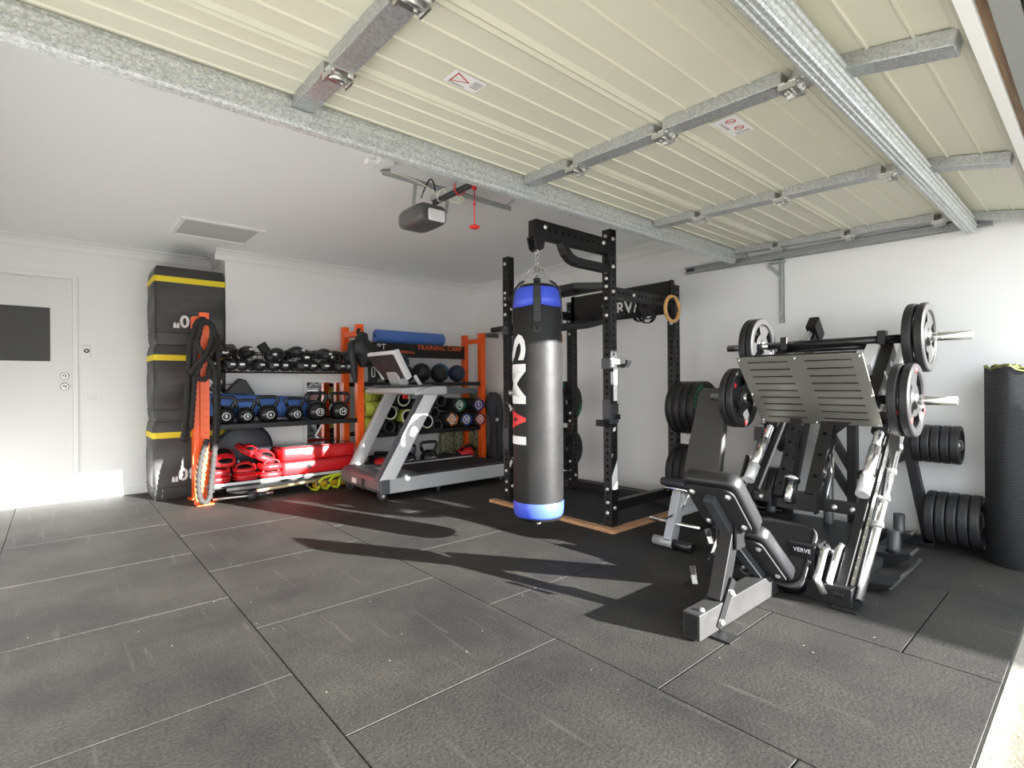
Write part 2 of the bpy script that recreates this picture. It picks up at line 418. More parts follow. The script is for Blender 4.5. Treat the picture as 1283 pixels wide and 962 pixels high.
# wall fittings
t = Thing('thermostat', 'small white wall control with dark round dial beside the door', 'control', (.227, WY, 1.40))
t.part('wall_plate', MB().box(.193, .262, WY-.014, WY, 1.40, 1.515), M_TRIM, .004)
t.part('dial', MB().lathe((.232, WY-.014, 1.462), (0, -1, 0), [(.021, 0), (.021, .004), (.008, .005)], 20), M_DARKG)
t.part('button', MB().box(.224, .24, WY-.02, WY-.014, 1.455, 1.47), M_WHITE)
t = Thing('socket_plate', 'white blank socket plate low on the wall beside the door', 'socket', (.274, WY, .955))
t.part('wall_plate', MB().box(.207, .34, WY-.011, WY, .955, 1.03), M_TRIM, .003)
t.part('socket_insert', MB().box(.235, .312, WY-.014, WY-.011, .975, 1.012), M_DOORP, .002)
t = Thing('ceiling_hatch', 'white framed access hatch set in the ceiling above the soft boxes', 'hatch', (1.11, 5.36, CZ))
fr = MB()
for b in ((.79, 1.45, 5.05, 5.09), (.79, 1.45, 5.63, 5.67), (.79, .83, 5.09, 5.63), (1.41, 1.45, 5.09, 5.63)): fr.box(b[0], b[1], b[2], b[3], CZ-.018, CZ)
t.part('frame', fr, M_TRIM, .004)
t.part('panel', MB().box(.832, 1.408, 5.092, 5.628, CZ-.006, CZ), mat('hatch_panel', (.52, .52, .51), .7), label='grey hatch panel')

# ------------------------------------------------------------------ overhead garage door
def zd(y, up=0): return 2.15 + .03*y + up
gd = Thing('garage_door', 'cream ribbed sectional garage door raised flat under the ceiling on galvanised stiles', 'garage door', (1.9, 1.2, 2.2))
def section(y0, y1, z0, z1):
    """panel sheet, ribbed profile swept along X; z at the inner (lower) face"""
    n = 4; pts = []
    def P(s, h): pts.append((y0+(y1-y0)*s, z0+(z1-z0)*s+h))
    P(0, .02); P(0, -.004); P(.03, -.012); P(.055, -.004); P(.07, .0)
    for i in range(1, n):
        s = i/n; e = .011
        P(s-e*1.2, 0); P(s-e*.5, -.007); P(s+e*.5, -.007); P(s+e*1.2, 0)
    P(.93, 0); P(.945, -.004); P(.97, -.012); P(.997, -.004); P(.997, .02)
    k = len(pts); x0, x1 = -.53, 4.50
    vs = [(x, y, z) for x in (x0, x1) for y, z in pts]
    mb = MB().add(vs, [(i, (i+1) % k, k+(i+1) % k, k+i) for i in range(k)] + [tuple(range(k)), tuple(range(2*k-1, k-1, -1))])
    return gd.part('door_panel', mb, M_PANEL)
J = [.755, 1.285, 1.80, 2.235]
stx = [-.46, .76, 2.01, 3.25, 4.455]
secs = []
for a, b in zip(J[:-1], J[1:]): secs.append((section(a, b, zd(a, .05), zd(b, .05)), a, b, zd(a), zd(b)))
secs.append((section(.27, .755, 2.075+.05, zd(.755, .05)), .27, .755, 2.075, zd(.755)))
for (sec, a, b, za, zb) in secs:
    for sx in stx:
        bb = b-.02 if b < 2 else b-.09
        o = gd.part('stile', MB().bar((sx, a+.02, za+.024), (sx, bb, zb+.024), .085 if sx < 4 else .06, .05), M_GALV, .003)
for j in J[:3]:
    for sx in stx:
        z = zd(j)
        mb = MB().box(sx-.05, sx+.05, j-.045, j-.006, z-.006, z-.001).box(sx-.05, sx+.05, j+.006, j+.045, z-.006, z-.001)
        mb.cyl((sx-.04, j, z-.012), (sx+.04, j, z-.012), .011, 8).box(sx-.045, sx-.038, j-.03, j+.03, z-.028, z-.005).box(sx+.038, sx+.045, j-.03, j+.03, z-.028, z-.005)
        hg = gd.part('hinge', mb, M_STEEL)
        bl = MB()
        for dx in (-.03, .03):
            for dy in (-.032, .032): bl.lathe((sx+dx, j+dy, z-.006), (0, 0, -1), [(.008, 0), (.007, .006)], 6)
        gd.part('bolt', bl, M_BOLT, parent=hg)
# long stiffening beams with pressed lines
def strut(name, y0, y1, z0, z1, m, x0, x1):
    o = gd.part(name, MB().box(x0, x1, y0, y1, z0, z1), m, .003)
    ln = MB()
    for f in (.2, .5, .8):
        z = z0+(z1-z0)*f
        ln.add([(x, y, zz) for x in (x0, x1) for y, zz in ((y0, z-.008), (y0-.006, z-.003), (y0-.006, z+.003), (y0, z+.008))] +
               [(x, y, zz) for x in (x0, x1) for y, zz in ((y1, z-.008), (y1+.006, z-.003), (y1+.006, z+.003), (y1, z+.008))],
               [(0, 1, 5, 4), (1, 2, 6, 5), (2, 3, 7, 6), (8, 9, 13, 12), (9, 10, 14, 13), (10, 11, 15, 14)])
        y = y0+(y1-y0)*f
        ln.add([(x, yy, zz) for x in (x0, x1) for yy, zz in ((y-.008, z0), (y-.003, z0-.006), (y+.003, z0-.006), (y+.008, z0))], [(0, 1, 5, 4), (1, 2, 6, 5), (2, 3, 7, 6)])
    gd.part('pressed_line', ln, m, parent=o)
    return o
strut('stiffening_beam', 2.15, 2.20, 2.150, 2.262, M_GALV_L, -.52, 4.47)
strut('stiffening_beam', .575, .635, 2.070, 2.165, M_GALV_L, -.54, 4.53)
for yj in (2.10, 1.80, 1.285, .755):
    gd.part('roller', MB().cyl((4.48, yj, zd(yj)+.0), (4.535, yj, zd(yj)), .008, 8).cyl((4.525, yj, zd(yj)), (4.545, yj, zd(yj)), .024, 12), M_STEEL)
def sticker(name, o, ux, w, h):
    ux = Vector(ux).normalized(); uy = Vector((ux.y, -ux.x, 0)); o = Vector(o)
    st = gd.part(name, MB().prism([(-w/2, -h/2), (w/2, -h/2), (w/2, h/2), (-w/2, h/2)], o, ux, uy, .0015), M_WHITE, label='white warning sticker with red print')
    return st, o, ux, uy
def ring2(mb, o, ux, uy, cx, cy, r0, r1, n=24):
    nn = ux.cross(uy); vs = []
    for r in (r0, r1):
        for i in range(n):
            a = 2*PI*i/n; vs.append(o+ux*(cx+r*math.cos(a))+uy*(cy+r*math.sin(a))+nn*.0025)
    mb.add(vs, [(i, (i+1) % n, n+(i+1) % n, n+i) for i in range(n)])
M_REDP = mat('red_print', (.55, .02, .03), .5); M_GREYT = mat('grey_print', (.30, .28, .28), .5)
# sticker beside the second stile : triangle warning (reads from the door's lower edge)
zs = zd(1.6, .05)-.003
st, o, ux, uy = sticker('warning_sticker', (1.172, 1.60, zs), (1, 0, 0), .145, .085)
nn = ux.cross(uy)
mb = MB()
T3 = [(-.055, -.028+.0), (-.055, .036), (.018, .004)]
cen = (sum(p[0] for p in T3)/3, sum(p[1] for p in T3)/3)
inn = [(cen[0]+(x-cen[0])*.78, cen[1]+(y-cen[1])*.78) for x, y in T3]
mb.add([o+ux*x+uy*y+nn*.0025 for x, y in T3+inn], [(0, 1, 4, 3), (1, 2, 5, 4), (2, 0, 3, 5)])
gd.part('triangle_print', mb, M_REDP, parent=st)
gd.text('figure_print', '!', .03, M_GREYT, o+ux*-.032+uy*.004, uy, -ux, st)
gd.text('warning_print', 'WARNING', .016, M_REDP, o+ux*-.02+uy*-.034, ux, uy, st)
mb = MB()
for k in range(4): mb.box(1.20, 1.238, 1.575+k*.012, 1.579+k*.012, zs-.003, zs-.002)
gd.part('text_print', mb, M_GREYT, parent=st)
st, o, ux, uy = sticker('warning_sticker', (2.25, 1.088, zd(1.088, .05)-.003), (1, 0, 0), .19, .10)
mb = MB(); nn = ux.cross(uy)
for cx in (-.05, .03):
    ring2(mb, o, ux, uy, cx, .012, .016, .021)
    mb.add([o+ux*(cx+a)+uy*(.012+b)+nn*.0026 for a, b in ((-.014, -.01), (-.01, -.014), (.014, .01), (.01, .014))], [(0, 1, 2, 3)])
gd.part('prohibition_print', mb, M_REDP, parent=st)
gd.text('warning_print', 'DANGER', .02, M_REDP, o+ux*-.02+uy*-.03, ux, uy, st)
mb = MB()
for k in range(5): mb.box(2.315, 2.34, 1.055+k*.013, 1.06+k*.013, zd(1.088, .05)-.0055, zd(1.088, .05)-.0045)
gd.part('text_print', mb, M_GREYT, parent=st)
# wall track and bracket
t = Thing('door_track', 'galvanised garage door track running along the right wall with a hanging bracket', 'track', (4.56, 1.6, 2.1))
def tz(y): return 2.125+.018*y
pr = MB()
for a, b, c0, c1 in ((4.535, 4.575, -.03, -.026), (4.571, 4.575, -.03, .03), (4.535, 4.575, .026, .03), (4.535, 4.539, .016, .03), (4.535, 4.539, -.03, -.016)):
    pr.add([(x, y, tz(y)+z) for z in (c0, c1) for y in (.5, 2.68) for x in (a, b)], [(0, 2, 3, 1), (4, 5, 7, 6), (0, 1, 5, 4), (2, 6, 7, 3), (0, 4, 6, 2), (1, 3, 7, 5)])
t.part('channel', pr, M_GALV)
t.part('channel_end', MB().box(4.545, 4.57, 2.60, 2.67, tz(2.63)-.02, tz(2.63)+.02), M_DARKG)
br = MB().box(4.588, 4.60, 1.80, 1.84, 1.60, 2.14).box(4.56, 4.60, 1.80, 1.806, 1.60, 2.14).box(4.53, 4.60, 1.785, 1.90, 2.10, 2.112)
br.bar((4.585, 1.83, 2.0), (4.585, 1.92, 2.10), .006, .03)
t.part('bracket', br, M_GALV)
t.part('bolt', MB().lathe((4.588, 1.825, 1.68), (-1, 0, 0), [(.008, 0), (.007, .006)], 6).lathe((4.588, 1.825, 1.98), (-1, 0, 0), [(.008, 0), (.007, .006)], 6), M_BOLT)

# ------------------------------------------------------------------ garage door opener
t = Thing('garage_door_opener', 'grey garage door motor hung from the ceiling with rail and red release cord', 'motor', (1.93, 3.15, 2.2))
hp = rrect(-.125, .105, -.075, .055, .045, 6)
mb = MB()
# housing: rounded section lofted along Y, fuller at the middle
secsY = [(2.985, .80), (3.0, .94), (3.05, 1.0), (3.22, 1.0), (3.28, .9), (3.30, .75)]
k = len(hp); vs = []
for yy, f in secsY: vs += [(1.93+x*f, yy, 2.265+z*f) for x, z in hp]
mb.add(vs, [(i*k+j, i*k+(j+1) % k, (i+1)*k+(j+1) % k, (i+1)*k+j) for i in range(len(secsY)-1) for j in range(k)], True)
mb.add(vs[:k], [tuple(range(k))]); mb.add(vs[-k:], [tuple(range(k))])
t.part('housing', mb, mat('motor_grey', (.085, .083, .08), .35), label='dark grey motor housing')
t.part('light_lens', MB().pad(rrect(-.06, .07, -.058, .022, .015), (1.93, 2.982, 2.258), (1, 0, 0), (0, 0, 1), .014, .005), M_LENS, label='white light lens')
rl = MB().box(1.905, 1.955, .35, 3.0, 2.335, 2.365).box(1.915, 1.945, .35, 3.0, 2.315, 2.335)
t.part('rail', rl, M_DARKG, .003)
t.part('rail_edge', MB().box(1.90, 1.905, .35, 3.0, 2.335, 2.372).box(1.955, 1.96, .35, 3.0, 2.335, 2.372), M_GALV)
ab = MB().box(1.55, 2.62, 3.0, 3.035, 2.452, 2.456).box(1.55, 2.62, 3.0, 3.004, 2.42, 2.456)
ab.bar((1.60, 3.02, 2.45), (1.60, 3.02, CZ), .03, .004).bar((2.58, 3.02, 2.45), (2.66, 3.02, CZ), .03, .004)
t.part('angle_bracket', ab, M_GALV)
for xa in (1.80, 2.06): t.part('hanger', MB().bar((xa, 3.02, 2.44), (xa, 3.05, 2.30), .025, .004), M_GALV)
t.part('cable', MB().tube([(1.83+.12*s, 3.0-.03*math.sin(PI*s), 2.34+.13*math.sin(PI*s)) for s in [i/10 for i in range(11)]], .005, 6), M_BLACKM)
t.part('cable', MB().tube([(1.97+.10*math.cos(a), 2.86+.05*math.sin(a), 2.335+.03*math.sin(2*a)) for a in [2*PI*i/20 for i in range(21)]], .004, 6).tube([(1.97+.07*math.cos(a), 2.83+.06*math.sin(a), 2.33-.02*math.cos(a)) for a in [2*PI*i/20 for i in range(21)]], .004, 6)
       .tube([(1.58+.37*s, 3.0-.1*s, 2.45-.12*s+.03*math.sin(PI*s)) for s in [i/10 for i in range(11)]], .004, 6), M_CREAM, label='pale coiled cable')
cd_ = t.part('release_cord', MB().tube([(1.93, 2.55, 2.315), (1.932, 2.55, 2.25), (1.928, 2.55, 2.19), (1.93, 2.55, 2.07)], .004, 6).ball((1.93, 2.55, 2.20), .009, n=8, m=6).box(1.918, 1.942, 2.54, 2.56, 2.29, 2.315), M_REDM, label='red release cord')
t.part('pull_grip', MB().lathe((1.93, 2.55, 2.052), (0, 0, 1), [(.02, 0), (.032, .005), (.032, .014), (.02, .02)], 16), M_REDM, parent=cd_)
t.part('wire_tie', MB().lathe((1.93, 2.70, 2.34), (0, 1, 0), [(.038, 0), (.042, .0), (.042, .01), (.038, .01)], 12, closed=True), M_REDM)
t = Thing('power_outlet', 'white ceiling power outlet with plug beside the opener bracket', 'socket', (1.56, 3.02, CZ))
t.part('outlet_box', MB().box(1.50, 1.60, 2.93, 3.07, 2.47, CZ), M_TRIM, .006)
t.part('plug', MB().box(1.44, 1.51, 2.97, 3.03, 2.462, 2.492), M_WHITE, .006)

# ------------------------------------------------------------------ shared builders for the equipment
def perf(mb, a, b, w, h=None, pitch=.05, r=.009, depth=.03, up=(0, 0, 1), faces=(0, 1, 2, 3)):
    """square tube with a row of real holes down its faces"""
    h = h or w
    a = Vector(a); b = Vector(b); d, s, t = frame(b-a, up); L = (b-a).length
    n = max(1, int(L/pitch)); m0 = (L-n*pitch)/2
    sides = [(s, t, w, h), (t, -s, h, w), (-s, -t, w, h), (-t, s, h, w)]
    for i, (nrm, ac, dw, wd) in enumerate(sides):
        c = a + nrm*dw/2; q = wd/2
        def pt(l, x, dep=0): return c + d*l + ac*x - nrm*dep
        if i not in faces:
            mb.add([pt(0, -q), pt(0, q), pt(L, q), pt(L, -q)], [(0, 1, 2, 3)]); continue
        for l0, l1 in ((0, m0), (L-m0, L)):
            mb.add([pt(l0, -q), pt(l0, q), pt(l1, q), pt(l1, -q)], [(0, 1, 2, 3)])
        for k in range(n):
            l0 = m0+k*pitch; lc = l0+pitch/2; hp = pitch/2
            out = [pt(lc+y*hp, x*q) for x, y in ((-1, -1), (0, -1), (1, -1), (1, 0), (1, 1), (0, 1), (-1, 1), (-1, 0))]
            ang = [PI*1.25, PI*1.5, PI*1.75, 0, PI*.25, PI*.5, PI*.75, PI]
            i1 = [pt(lc+r*math.sin(g), r*math.cos(g)) for g in ang]; i2 = [pt(lc+r*math.sin(g), r*math.cos(g), depth) for g in ang]
            fs = [(j, (j+1) % 8, 8+(j+1) % 8, 8+j) for j in range(8)] + [(8+j, 8+(j+1) % 8, 16+(j+1) % 8, 16+j) for j in range(8)] + [tuple(range(16, 24))]
            mb.add(out+i1+i2, fs)
    for p in (a, b): mb.add([p+s*w/2*x+t*h/2*y for x, y in ((-1, -1), (1, -1), (1, 1), (-1, 1))], [(0, 1, 2, 3)])
    return mb

def bolts(mb, pts, nrm, r=.011):
    for p in pts: mb.lathe(p, nrm, [(r*1.25, 0), (r*1.25, .002), (r, .003), (r*.9, .010), (r*.4, .011)], 8)
    return mb

def sweep(mb, pts, w, h, side):
    """rectangle section along pts; side is the across direction (width w)"""
    pts = [Vector(p) for p in pts]; side = Vector(side); vs = []; k = len(pts)
    for i, p in enumerate(pts):
        d = (pts[min(i+1, k-1)]-pts[max(i-1, 0)]).normalized(); t = d.cross(side).normalized()
        vs += [p+side*(x*w/2)+t*(y*h/2) for x, y in ((-1, -1), (1, -1), (1, 1), (-1, 1))]
    fs = [(i*4+j, i*4+(j+1) % 4, (i+1)*4+(j+1) % 4, (i+1)*4+j) for i in range(k-1) for j in range(4)] + [(0, 1, 2, 3), tuple(range(4*k-1, 4*k-5, -1))]
    return mb.add(vs, fs)

def grip_plate(mb, R, t, bore=.026, grips=3, n=48):
    tf = t/2; tw = t*.26
    F = [(bore, tf), (.22*R, tf), (.27*R, tw), (.45*R, tw), (.74*R, tw), (.79*R, tf), (.96*R, tf), (R, tf*.7)]
    k = len(F); vs = []
    for sg in (-1, 1):
        for r, h in F: vs += [(r*math.cos(2*PI*j/n), sg*h, r*math.sin(2*PI*j/n)) for j in range(n)]
    fs = []; half = 4
    def is_grip(j):
        for g in range(grips):
            c = (g*n/grips + n*.06) % n; dlt = (j-c) % n
            if dlt < 2*half: return True
        return False
    G = [grips and is_grip(j) for j in range(n)]
    I = lambda sg, i, j: (0 if sg < 0 else k*n) + i*n + j % n
    for sg in (-1, 1):
        for i in range(k-1):
            for j in range(n):
                if i == 3 and G[j]: continue
                fs.append((I(sg, i, j), I(sg, i, j+1), I(sg, i+1, j+1), I(sg, i+1, j)))
    for j in range(n):
        fs.append((I(-1, k-1, j), I(-1, k-1, j+1), I(1, k-1, j+1), I(1, k-1, j)))
        fs.append((I(-1, 0, j), I(-1, 0, j+1), I(1, 0, j+1), I(1, 0, j)))
        if G[j]:
            for i in (3, 4): fs.append((I(-1, i, j), I(-1, i, j+1), I(1, i, j+1), I(1, i, j)))
            if not G[j-1]: fs.append((I(-1, 3, j), I(-1, 4, j), I(1, 4, j), I(1, 3, j)))
            if not G[(j+1) % n]: fs.append((I(-1, 3, j+1), I(-1, 4, j+1), I(1, 4, j+1), I(1, 3, j+1)))
    return mb.add(vs, fs, False)

PROTO = {}
def weight_plate(R, t, loc, label, group, spin=0.0, marks=True, name='weight_plate'):
    key = (R, t, marks)
    if key not in PROTO:
        th = Thing(name, label, 'weight plate', (0, 0, 0), group, local=True)
        o = th.part('plate_body', grip_plate(MB(), R, t), M_RUBBER, .002)
        th.part('bushing', MB().lathe((0, -t/2-.001, 0), (0, 1, 0), [(.026, 0), (.034, 0), (.034, t+.002), (.026, t+.002)], 20, closed=True), M_STEEL)
        if marks:
            mk = MB()
            for g in range(3):
                a = 2*PI*(g/3+.06+.245)
                mk = MB().lathe((R*.83*math.cos(a), t/2-.001, R*.83*math.sin(a)), (0, 1, 0), [(R*.085, 0), (R*.085, .0022), (R*.05, .0022)], 14)
                mk.lathe((R*.83*math.cos(a), -t/2+.001, R*.83*math.sin(a)), (0, -1, 0), [(R*.085, 0), (R*.085, .0022), (R*.05, .0022)], 14)
                th.part('weight_mark', mk, M_REDM, label='red weight mark')
        PROTO[key] = th; th.e.location = loc; th.e.rotation_euler = (0, spin, 0); return th.e
    e = dup(PROTO[key].e, loc, (0, spin, 0), label); e['group'] = group
    return e

def bumper(loc, label, group, lettered, spin=0.0):
    key = ('bumper', lettered)
    if key not in PROTO:
        th = Thing('bumper_plate', label, 'weight plate', (0, 0, 0), group, local=True)
        R = .222; t = .062
        th.part('plate_body', MB().lathe((0, -t/2, 0), (0, 1, 0), [(.026, 0), (.07, 0), (.075, .006), (.10, .008), (.17, .008), (.175, .0), (R-.006, 0), (R, .006), (R, t-.006), (R-.006, t), (.175, t), (.17, t-.008), (.10, t-.008), (.075, t-.006), (.07, t), (.026, t)], 56, closed=True), M_RUBBER)
        th.part('bushing', MB().lathe((0, -t/2-.002, 0), (0, 1, 0), [(.026, 0), (.036, 0), (.036, t+.004), (.026, t+.004)], 20, closed=True), M_STEEL)
        if lettered:
            for a0 in (PI*.80, -PI*.2):
                th.text('lettering', 'VERTEX', .05, M_GREEN, (0, 0, 0), (1, 0, 0), (0, 0, 1), wrap=lambda x, y, a0=a0: Vector(((.198+y)*math.cos(a0-x/.17), -t/2-.002, (.198+y)*math.sin(a0-x/.17))), bold=.02, spacing=1.25)
        PROTO[key] = th; th.e.location = loc; th.e.rotation_euler = (0, spin, 0); return th.e
    e = dup(PROTO[key].e, loc, (0, spin, 0), label); e['group'] = group
    return e

# ------------------------------------------------------------------ leg press
CY = 1.19
lp = Thing('leg_press', 'black and chrome leg press with slotted steel footplate and padded seat', 'leg press', (2.95, CY, 0))
D45 = Vector((1, 0, .967)).normalized(); N45 = Vector((-D45.z, 0, D45.x))
def rail_pt(y, s, off=0): return Vector((2.90, y, .03)) + D45*s + N45*off
# floor members
lp.part('base_beam', MB().box(2.045, 2.86, CY-.04, CY+.04, .006, .118), mat('dusty_steel', (.026, .026, .026), .45, noise=(8, .6, (.042, .042, .041))), .004)
lp.part('beam_end', MB().box(2.043, 2.046, CY-.032, CY+.032, .014, .110), M_HOLE)
lp.part('foot_plate', MB().box(2.13, 2.22, CY-.13, CY+.12, .0, .008), M_BLACK, .002)
lp.part('cross_base', MB().bar((2.93, .83, .05), (2.93, 1.56, .05), .10, .10), M_BLACK, .004)
lp.part('base_gusset', MB().prism([(0, 0), (.30, 0), (.30, .03), (.06, .17), (0, .17)], (2.84, CY-.05, .01), (1, 0, 0), (0, 0, 1), .008).prism([(0, 0), (.30, 0), (.30, .03), (.06, .17), (0, .17)], (2.84, CY+.05, .01), (1, 0, 0), (0, 0, 1), .008), M_BLACK)
lp.part('long_base', MB().box(2.95, 3.16, CY-.03, CY+.03, .01, .07), M_BLACK, .003)
# post carrying the back pads
lp.part('support_post', MB().bar((2.27, CY, .11), (2.40, CY, .42), .065, .075, up=(1, 0, 0)), M_BLACK, .004)
for ya in (-.042, .042): lp.part('post_gusset', MB().bar((2.20, CY+ya, .02), (2.34, CY+ya, .20), .008, .045, up=(1, 0, 0)), M_BLACK)
for ya in (-.05, .04): lp.part('adjuster_bracket', MB().box(2.36, 2.45, CY+ya, CY+ya+.01, .33, .47), M_BLACK)
for pp in ([(2.20, CY+.07, .18), (2.23, CY+.10, .25)], [(2.33, CY+.06, .34), (2.35, CY+.09, .40)]): lp.part('adjuster_lever', MB().tube(pp, .014, 10), M_CHROME, label='chrome lever tip')
bm_ = bolts(MB(), [(2.10, CY-.02, .118), (2.36, CY-.03, .118)], (0, 0, 1)); bolts(bm_, [(2.22, CY-.047, .04), (2.31, CY-.047, .15), (2.42, CY-.051, .43)], (0, -1, 0))
lp.part('bolt', bm_, M_BOLT)
# pads
def pad_on(name, p0, p1, w, th, m, rr=.05):
    p0 = Vector(p0); p1 = Vector(p1); L = (p1-p0).length; ux = (p1-p0).normalized(); uy = Vector((0, 1, 0))
    return lp.part(name, MB().pad(rrect(0, L, -w/2, w/2, rr), p0, ux, uy, -th, .016), M_VINYL)
ub = pad_on('back_pad', (2.17, CY, .665), (2.42, CY, .40), .27, -.072, M_VINYL)
lb = pad_on('back_pad', (2.44, CY, .385), (2.80, CY, .085), .27, -.072, M_VINYL)
for o, (a, b) in ((ub, ((2.17, .665), (2.42, .40))), (lb, ((2.44, .385), (2.80, .085)))):
    d = Vector((b[0]-a[0], 0, b[1]-a[1])); n = Vector((d.z, 0, -d.x)).normalized()
    pts = [Vector((a[0], CY+sy*.085, a[1])) + n*.014 + d*f for f in (.2, .8) for sy in (-1, 1)]
    lp.part('pad_bolt', bolts(MB(), pts, n, .012), M_BOLT, parent=o)
    lp.part('pad_board', MB().prism(rrect(.03, d.length-.03, -.115, .115, .04), Vector((a[0], CY, a[1]))+n*.006, d.normalized(), (0, 1, 0), -.008), M_BLACKM, parent=o)
lp.part('pad_rail', MB().bar((2.205, CY, .585), (2.44, CY, .335), .05, .04).bar((2.43, CY, .345), (2.77, CY, .06), .05, .04), M_DARKG, .003)
lp.part('hinge_plate', MB().bar((2.40, CY-.03, .36), (2.46, CY-.03, .45), .008, .05), M_CHROME, label='bright hinge plate')
sp = lp.part('seat_pad', MB().pad(rrect(0, .36, -.16, .16, .06), (2.79, CY, .075), (.707, 0, .707), (0, 1, 0), -.07, .018), M_VINYL)
lp.part('pad_piping', MB().tube([Vector((2.79, CY, .075)) + Vector((.707, 0, .707))*x + Vector((0, 1, 0))*y + Vector((.707, 0, -.707))*.012 for x, y in rrect(0, .36, -.162, .162, .06)], .005, 6, closed=True), M_VINYLG, parent=sp)
lp.part('seat_frame', MB().bar((2.86, CY, .06), (3.10, CY, .25), .06, .06).bar((2.88, CY-.1, .075), (3.05, CY-.1, .2), .02, .05), M_BLACK)
# maker's sticker on the sloping box in front of the seat
sb = lp.part('front_box', MB().prism([(0, 0), (.26, 0), (.26, .10), (.06, .20), (0, .20)], (2.90, .98, .03), (1, 0, 0), (0, 0, 1), -.008).box(2.91, 3.08, 1.0, 1.13, .06, .262), M_BLACK, .003)
s2 = lp.part('sticker', MB().box(2.9065, 2.9095, 1.005, 1.125, .15, .256), M_BLACKG, parent=sb)
lp.text('sticker_print', 'VERVE', .030, M_WHITE, (2.9065, 1.06, .232), (0, -1, 0), (0, 0, 1), s2, bold=.01)
lp.text('sticker_print', 'STRENGTH', .017, M_WHITE, (2.9065, 1.06, .18), (0, -1, 0), (0, 0, 1), s2, bold=.02)
# side rails, guide rods, outer tubes
def both(y): return (y, 2*CY-y)
for y in both(.885):
    lp.part('side_rail', MB().bar(rail_pt(y, 0), rail_pt(y, 2.13), .045, .085, up=N45), M_BLACK, .003)
    lp.part('guide_rod', MB().cyl(rail_pt(y, .62, .085), rail_pt(y, 1.98, .085), .024, 18), M_CHROME)
    lp.part('rod_sleeve', MB().cyl(rail_pt(y, .58, .085), rail_pt(y, .70, .085), .034, 18), M_SILVER)
    lp.part('rod_sleeve', MB().cyl(rail_pt(y, .70, .085), rail_pt(y, .92, .085), .029, 18), M_CHROME)
    lp.part('rail_cap', MB().bar(rail_pt(y, 2.03, .02), rail_pt(y, 2.15, .02), .07, .17, up=N45), M_BLACK, .005)
    lp.part('linear_bearing', MB().cyl(rail_pt(y, 1.03, .085), rail_pt(y, 1.16, .085), .042, 18), M_BLACK)
for y in both(.81):
    sgn = 1 if y < CY else -1
    lp.part('outer_tube', MB().cyl(rail_pt(y, .02), rail_pt(y, 1.12), .021, 14).cyl(rail_pt(y, 1.0, .0), rail_pt(y, 2.0, .0), .017, 14), M_CHROME, label='chrome outer tube')
    lp.part('rack_strip', perf(MB(), rail_pt(y+.035*sgn, .08, .01), rail_pt(y+.035*sgn, 1.9, .01), .014, .03, pitch=.06, r=.006, depth=.006, up=N45), M_STEEL)
    for s in (.45, .62, .8, .98, 1.12): lp.part('stop_pin', MB().lathe(rail_pt(y, s, .03), (0, -sgn, 0), [(.018, -.02), (.018, .03), (.012, .034)], 10), M_BOLT)
    lp.part('safety_stop', MB().bar(rail_pt(y, .62, .03), rail_pt(y, .78, .07), .012, .035), M_BLACK)
    lp.part('safety_stop', MB().bar(rail_pt(y, .95, .03), rail_pt(y, 1.02, .09), .012, .05), M_BLACK)
for y in both(.86):
    lp.part('foot', MB().box(2.84, 2.98, y-.06, y+.05, 0, .012), M_BLACK, .002)
for sg in (1, -1):
    q = lambda y: y if sg > 0 else 2*CY-y
    lp.part('hand_grip', MB().tube([(2.985, q(.955), .235), (2.955, q(.962), .262), (2.93, q(.965), .245), (2.84, q(.968), .125), (2.84, q(.94), .06)], .018, 12), M_CHROME, label='chrome hand grip')
    lp.part('hand_grip', MB().tube([(3.15, q(.905), .17), (3.10, q(.925), .235), (3.055, q(.93), .255), (3.03, q(.932), .235), (2.90, q(.935), .105), (2.90, q(.92), .06)], .018, 12), M_CHROME, label='chrome hand grip')
# cross beam with centre arms
lp.part('cross_beam', MB().box(3.26, 3.33, .89, 1.49, .375, .435), M_BLACK, .004)
lp.part('clevis', MB().box(3.245, 3.26, 1.10, 1.34, .36, .47).box(3.20, 3.26, 1.335, 1.345, .36, .48).box(3.20, 3.26, 1.095, 1.105, .36, .48), M_BLACK)
lp.part('carriage_arm', perf(MB(), (3.235, 1.30, .42), (3.50, 1.30, .86), .05, .07, pitch=.09, r=.011, depth=.02), M_BLACK)
lp.part('carriage_arm', perf(MB(), (3.27, 1.13, .44), (3.56, 1.13, .86), .07, .09, pitch=.14, r=.014, depth=.02), M_BLACK)
lp.part('damper', MB().cyl((3.21, 1.25, .40), (3.28, 1.25, .52), .025, 14).cyl((3.28, 1.25, .52), (3.29, 1.25, .535), .045, 14), M_CHROME)
lp.part('pin_chain', MB().tube([(3.40, 1.085, .68), (3.40, 1.075, .56), (3.33, 1.07, .5), (3.30, 1.075, .42)], .007, 8).tube([(3.44, 1.08, .66), (3.41, 1.07, .54)], .005, 8), M_STEEL)
lp.part('bolt', bolts(MB(), [(3.259, 1.02, .405), (3.259, .93, .405), (3.259, 1.42, .405)], (-1, 0, 0), .013), M_BOLT)
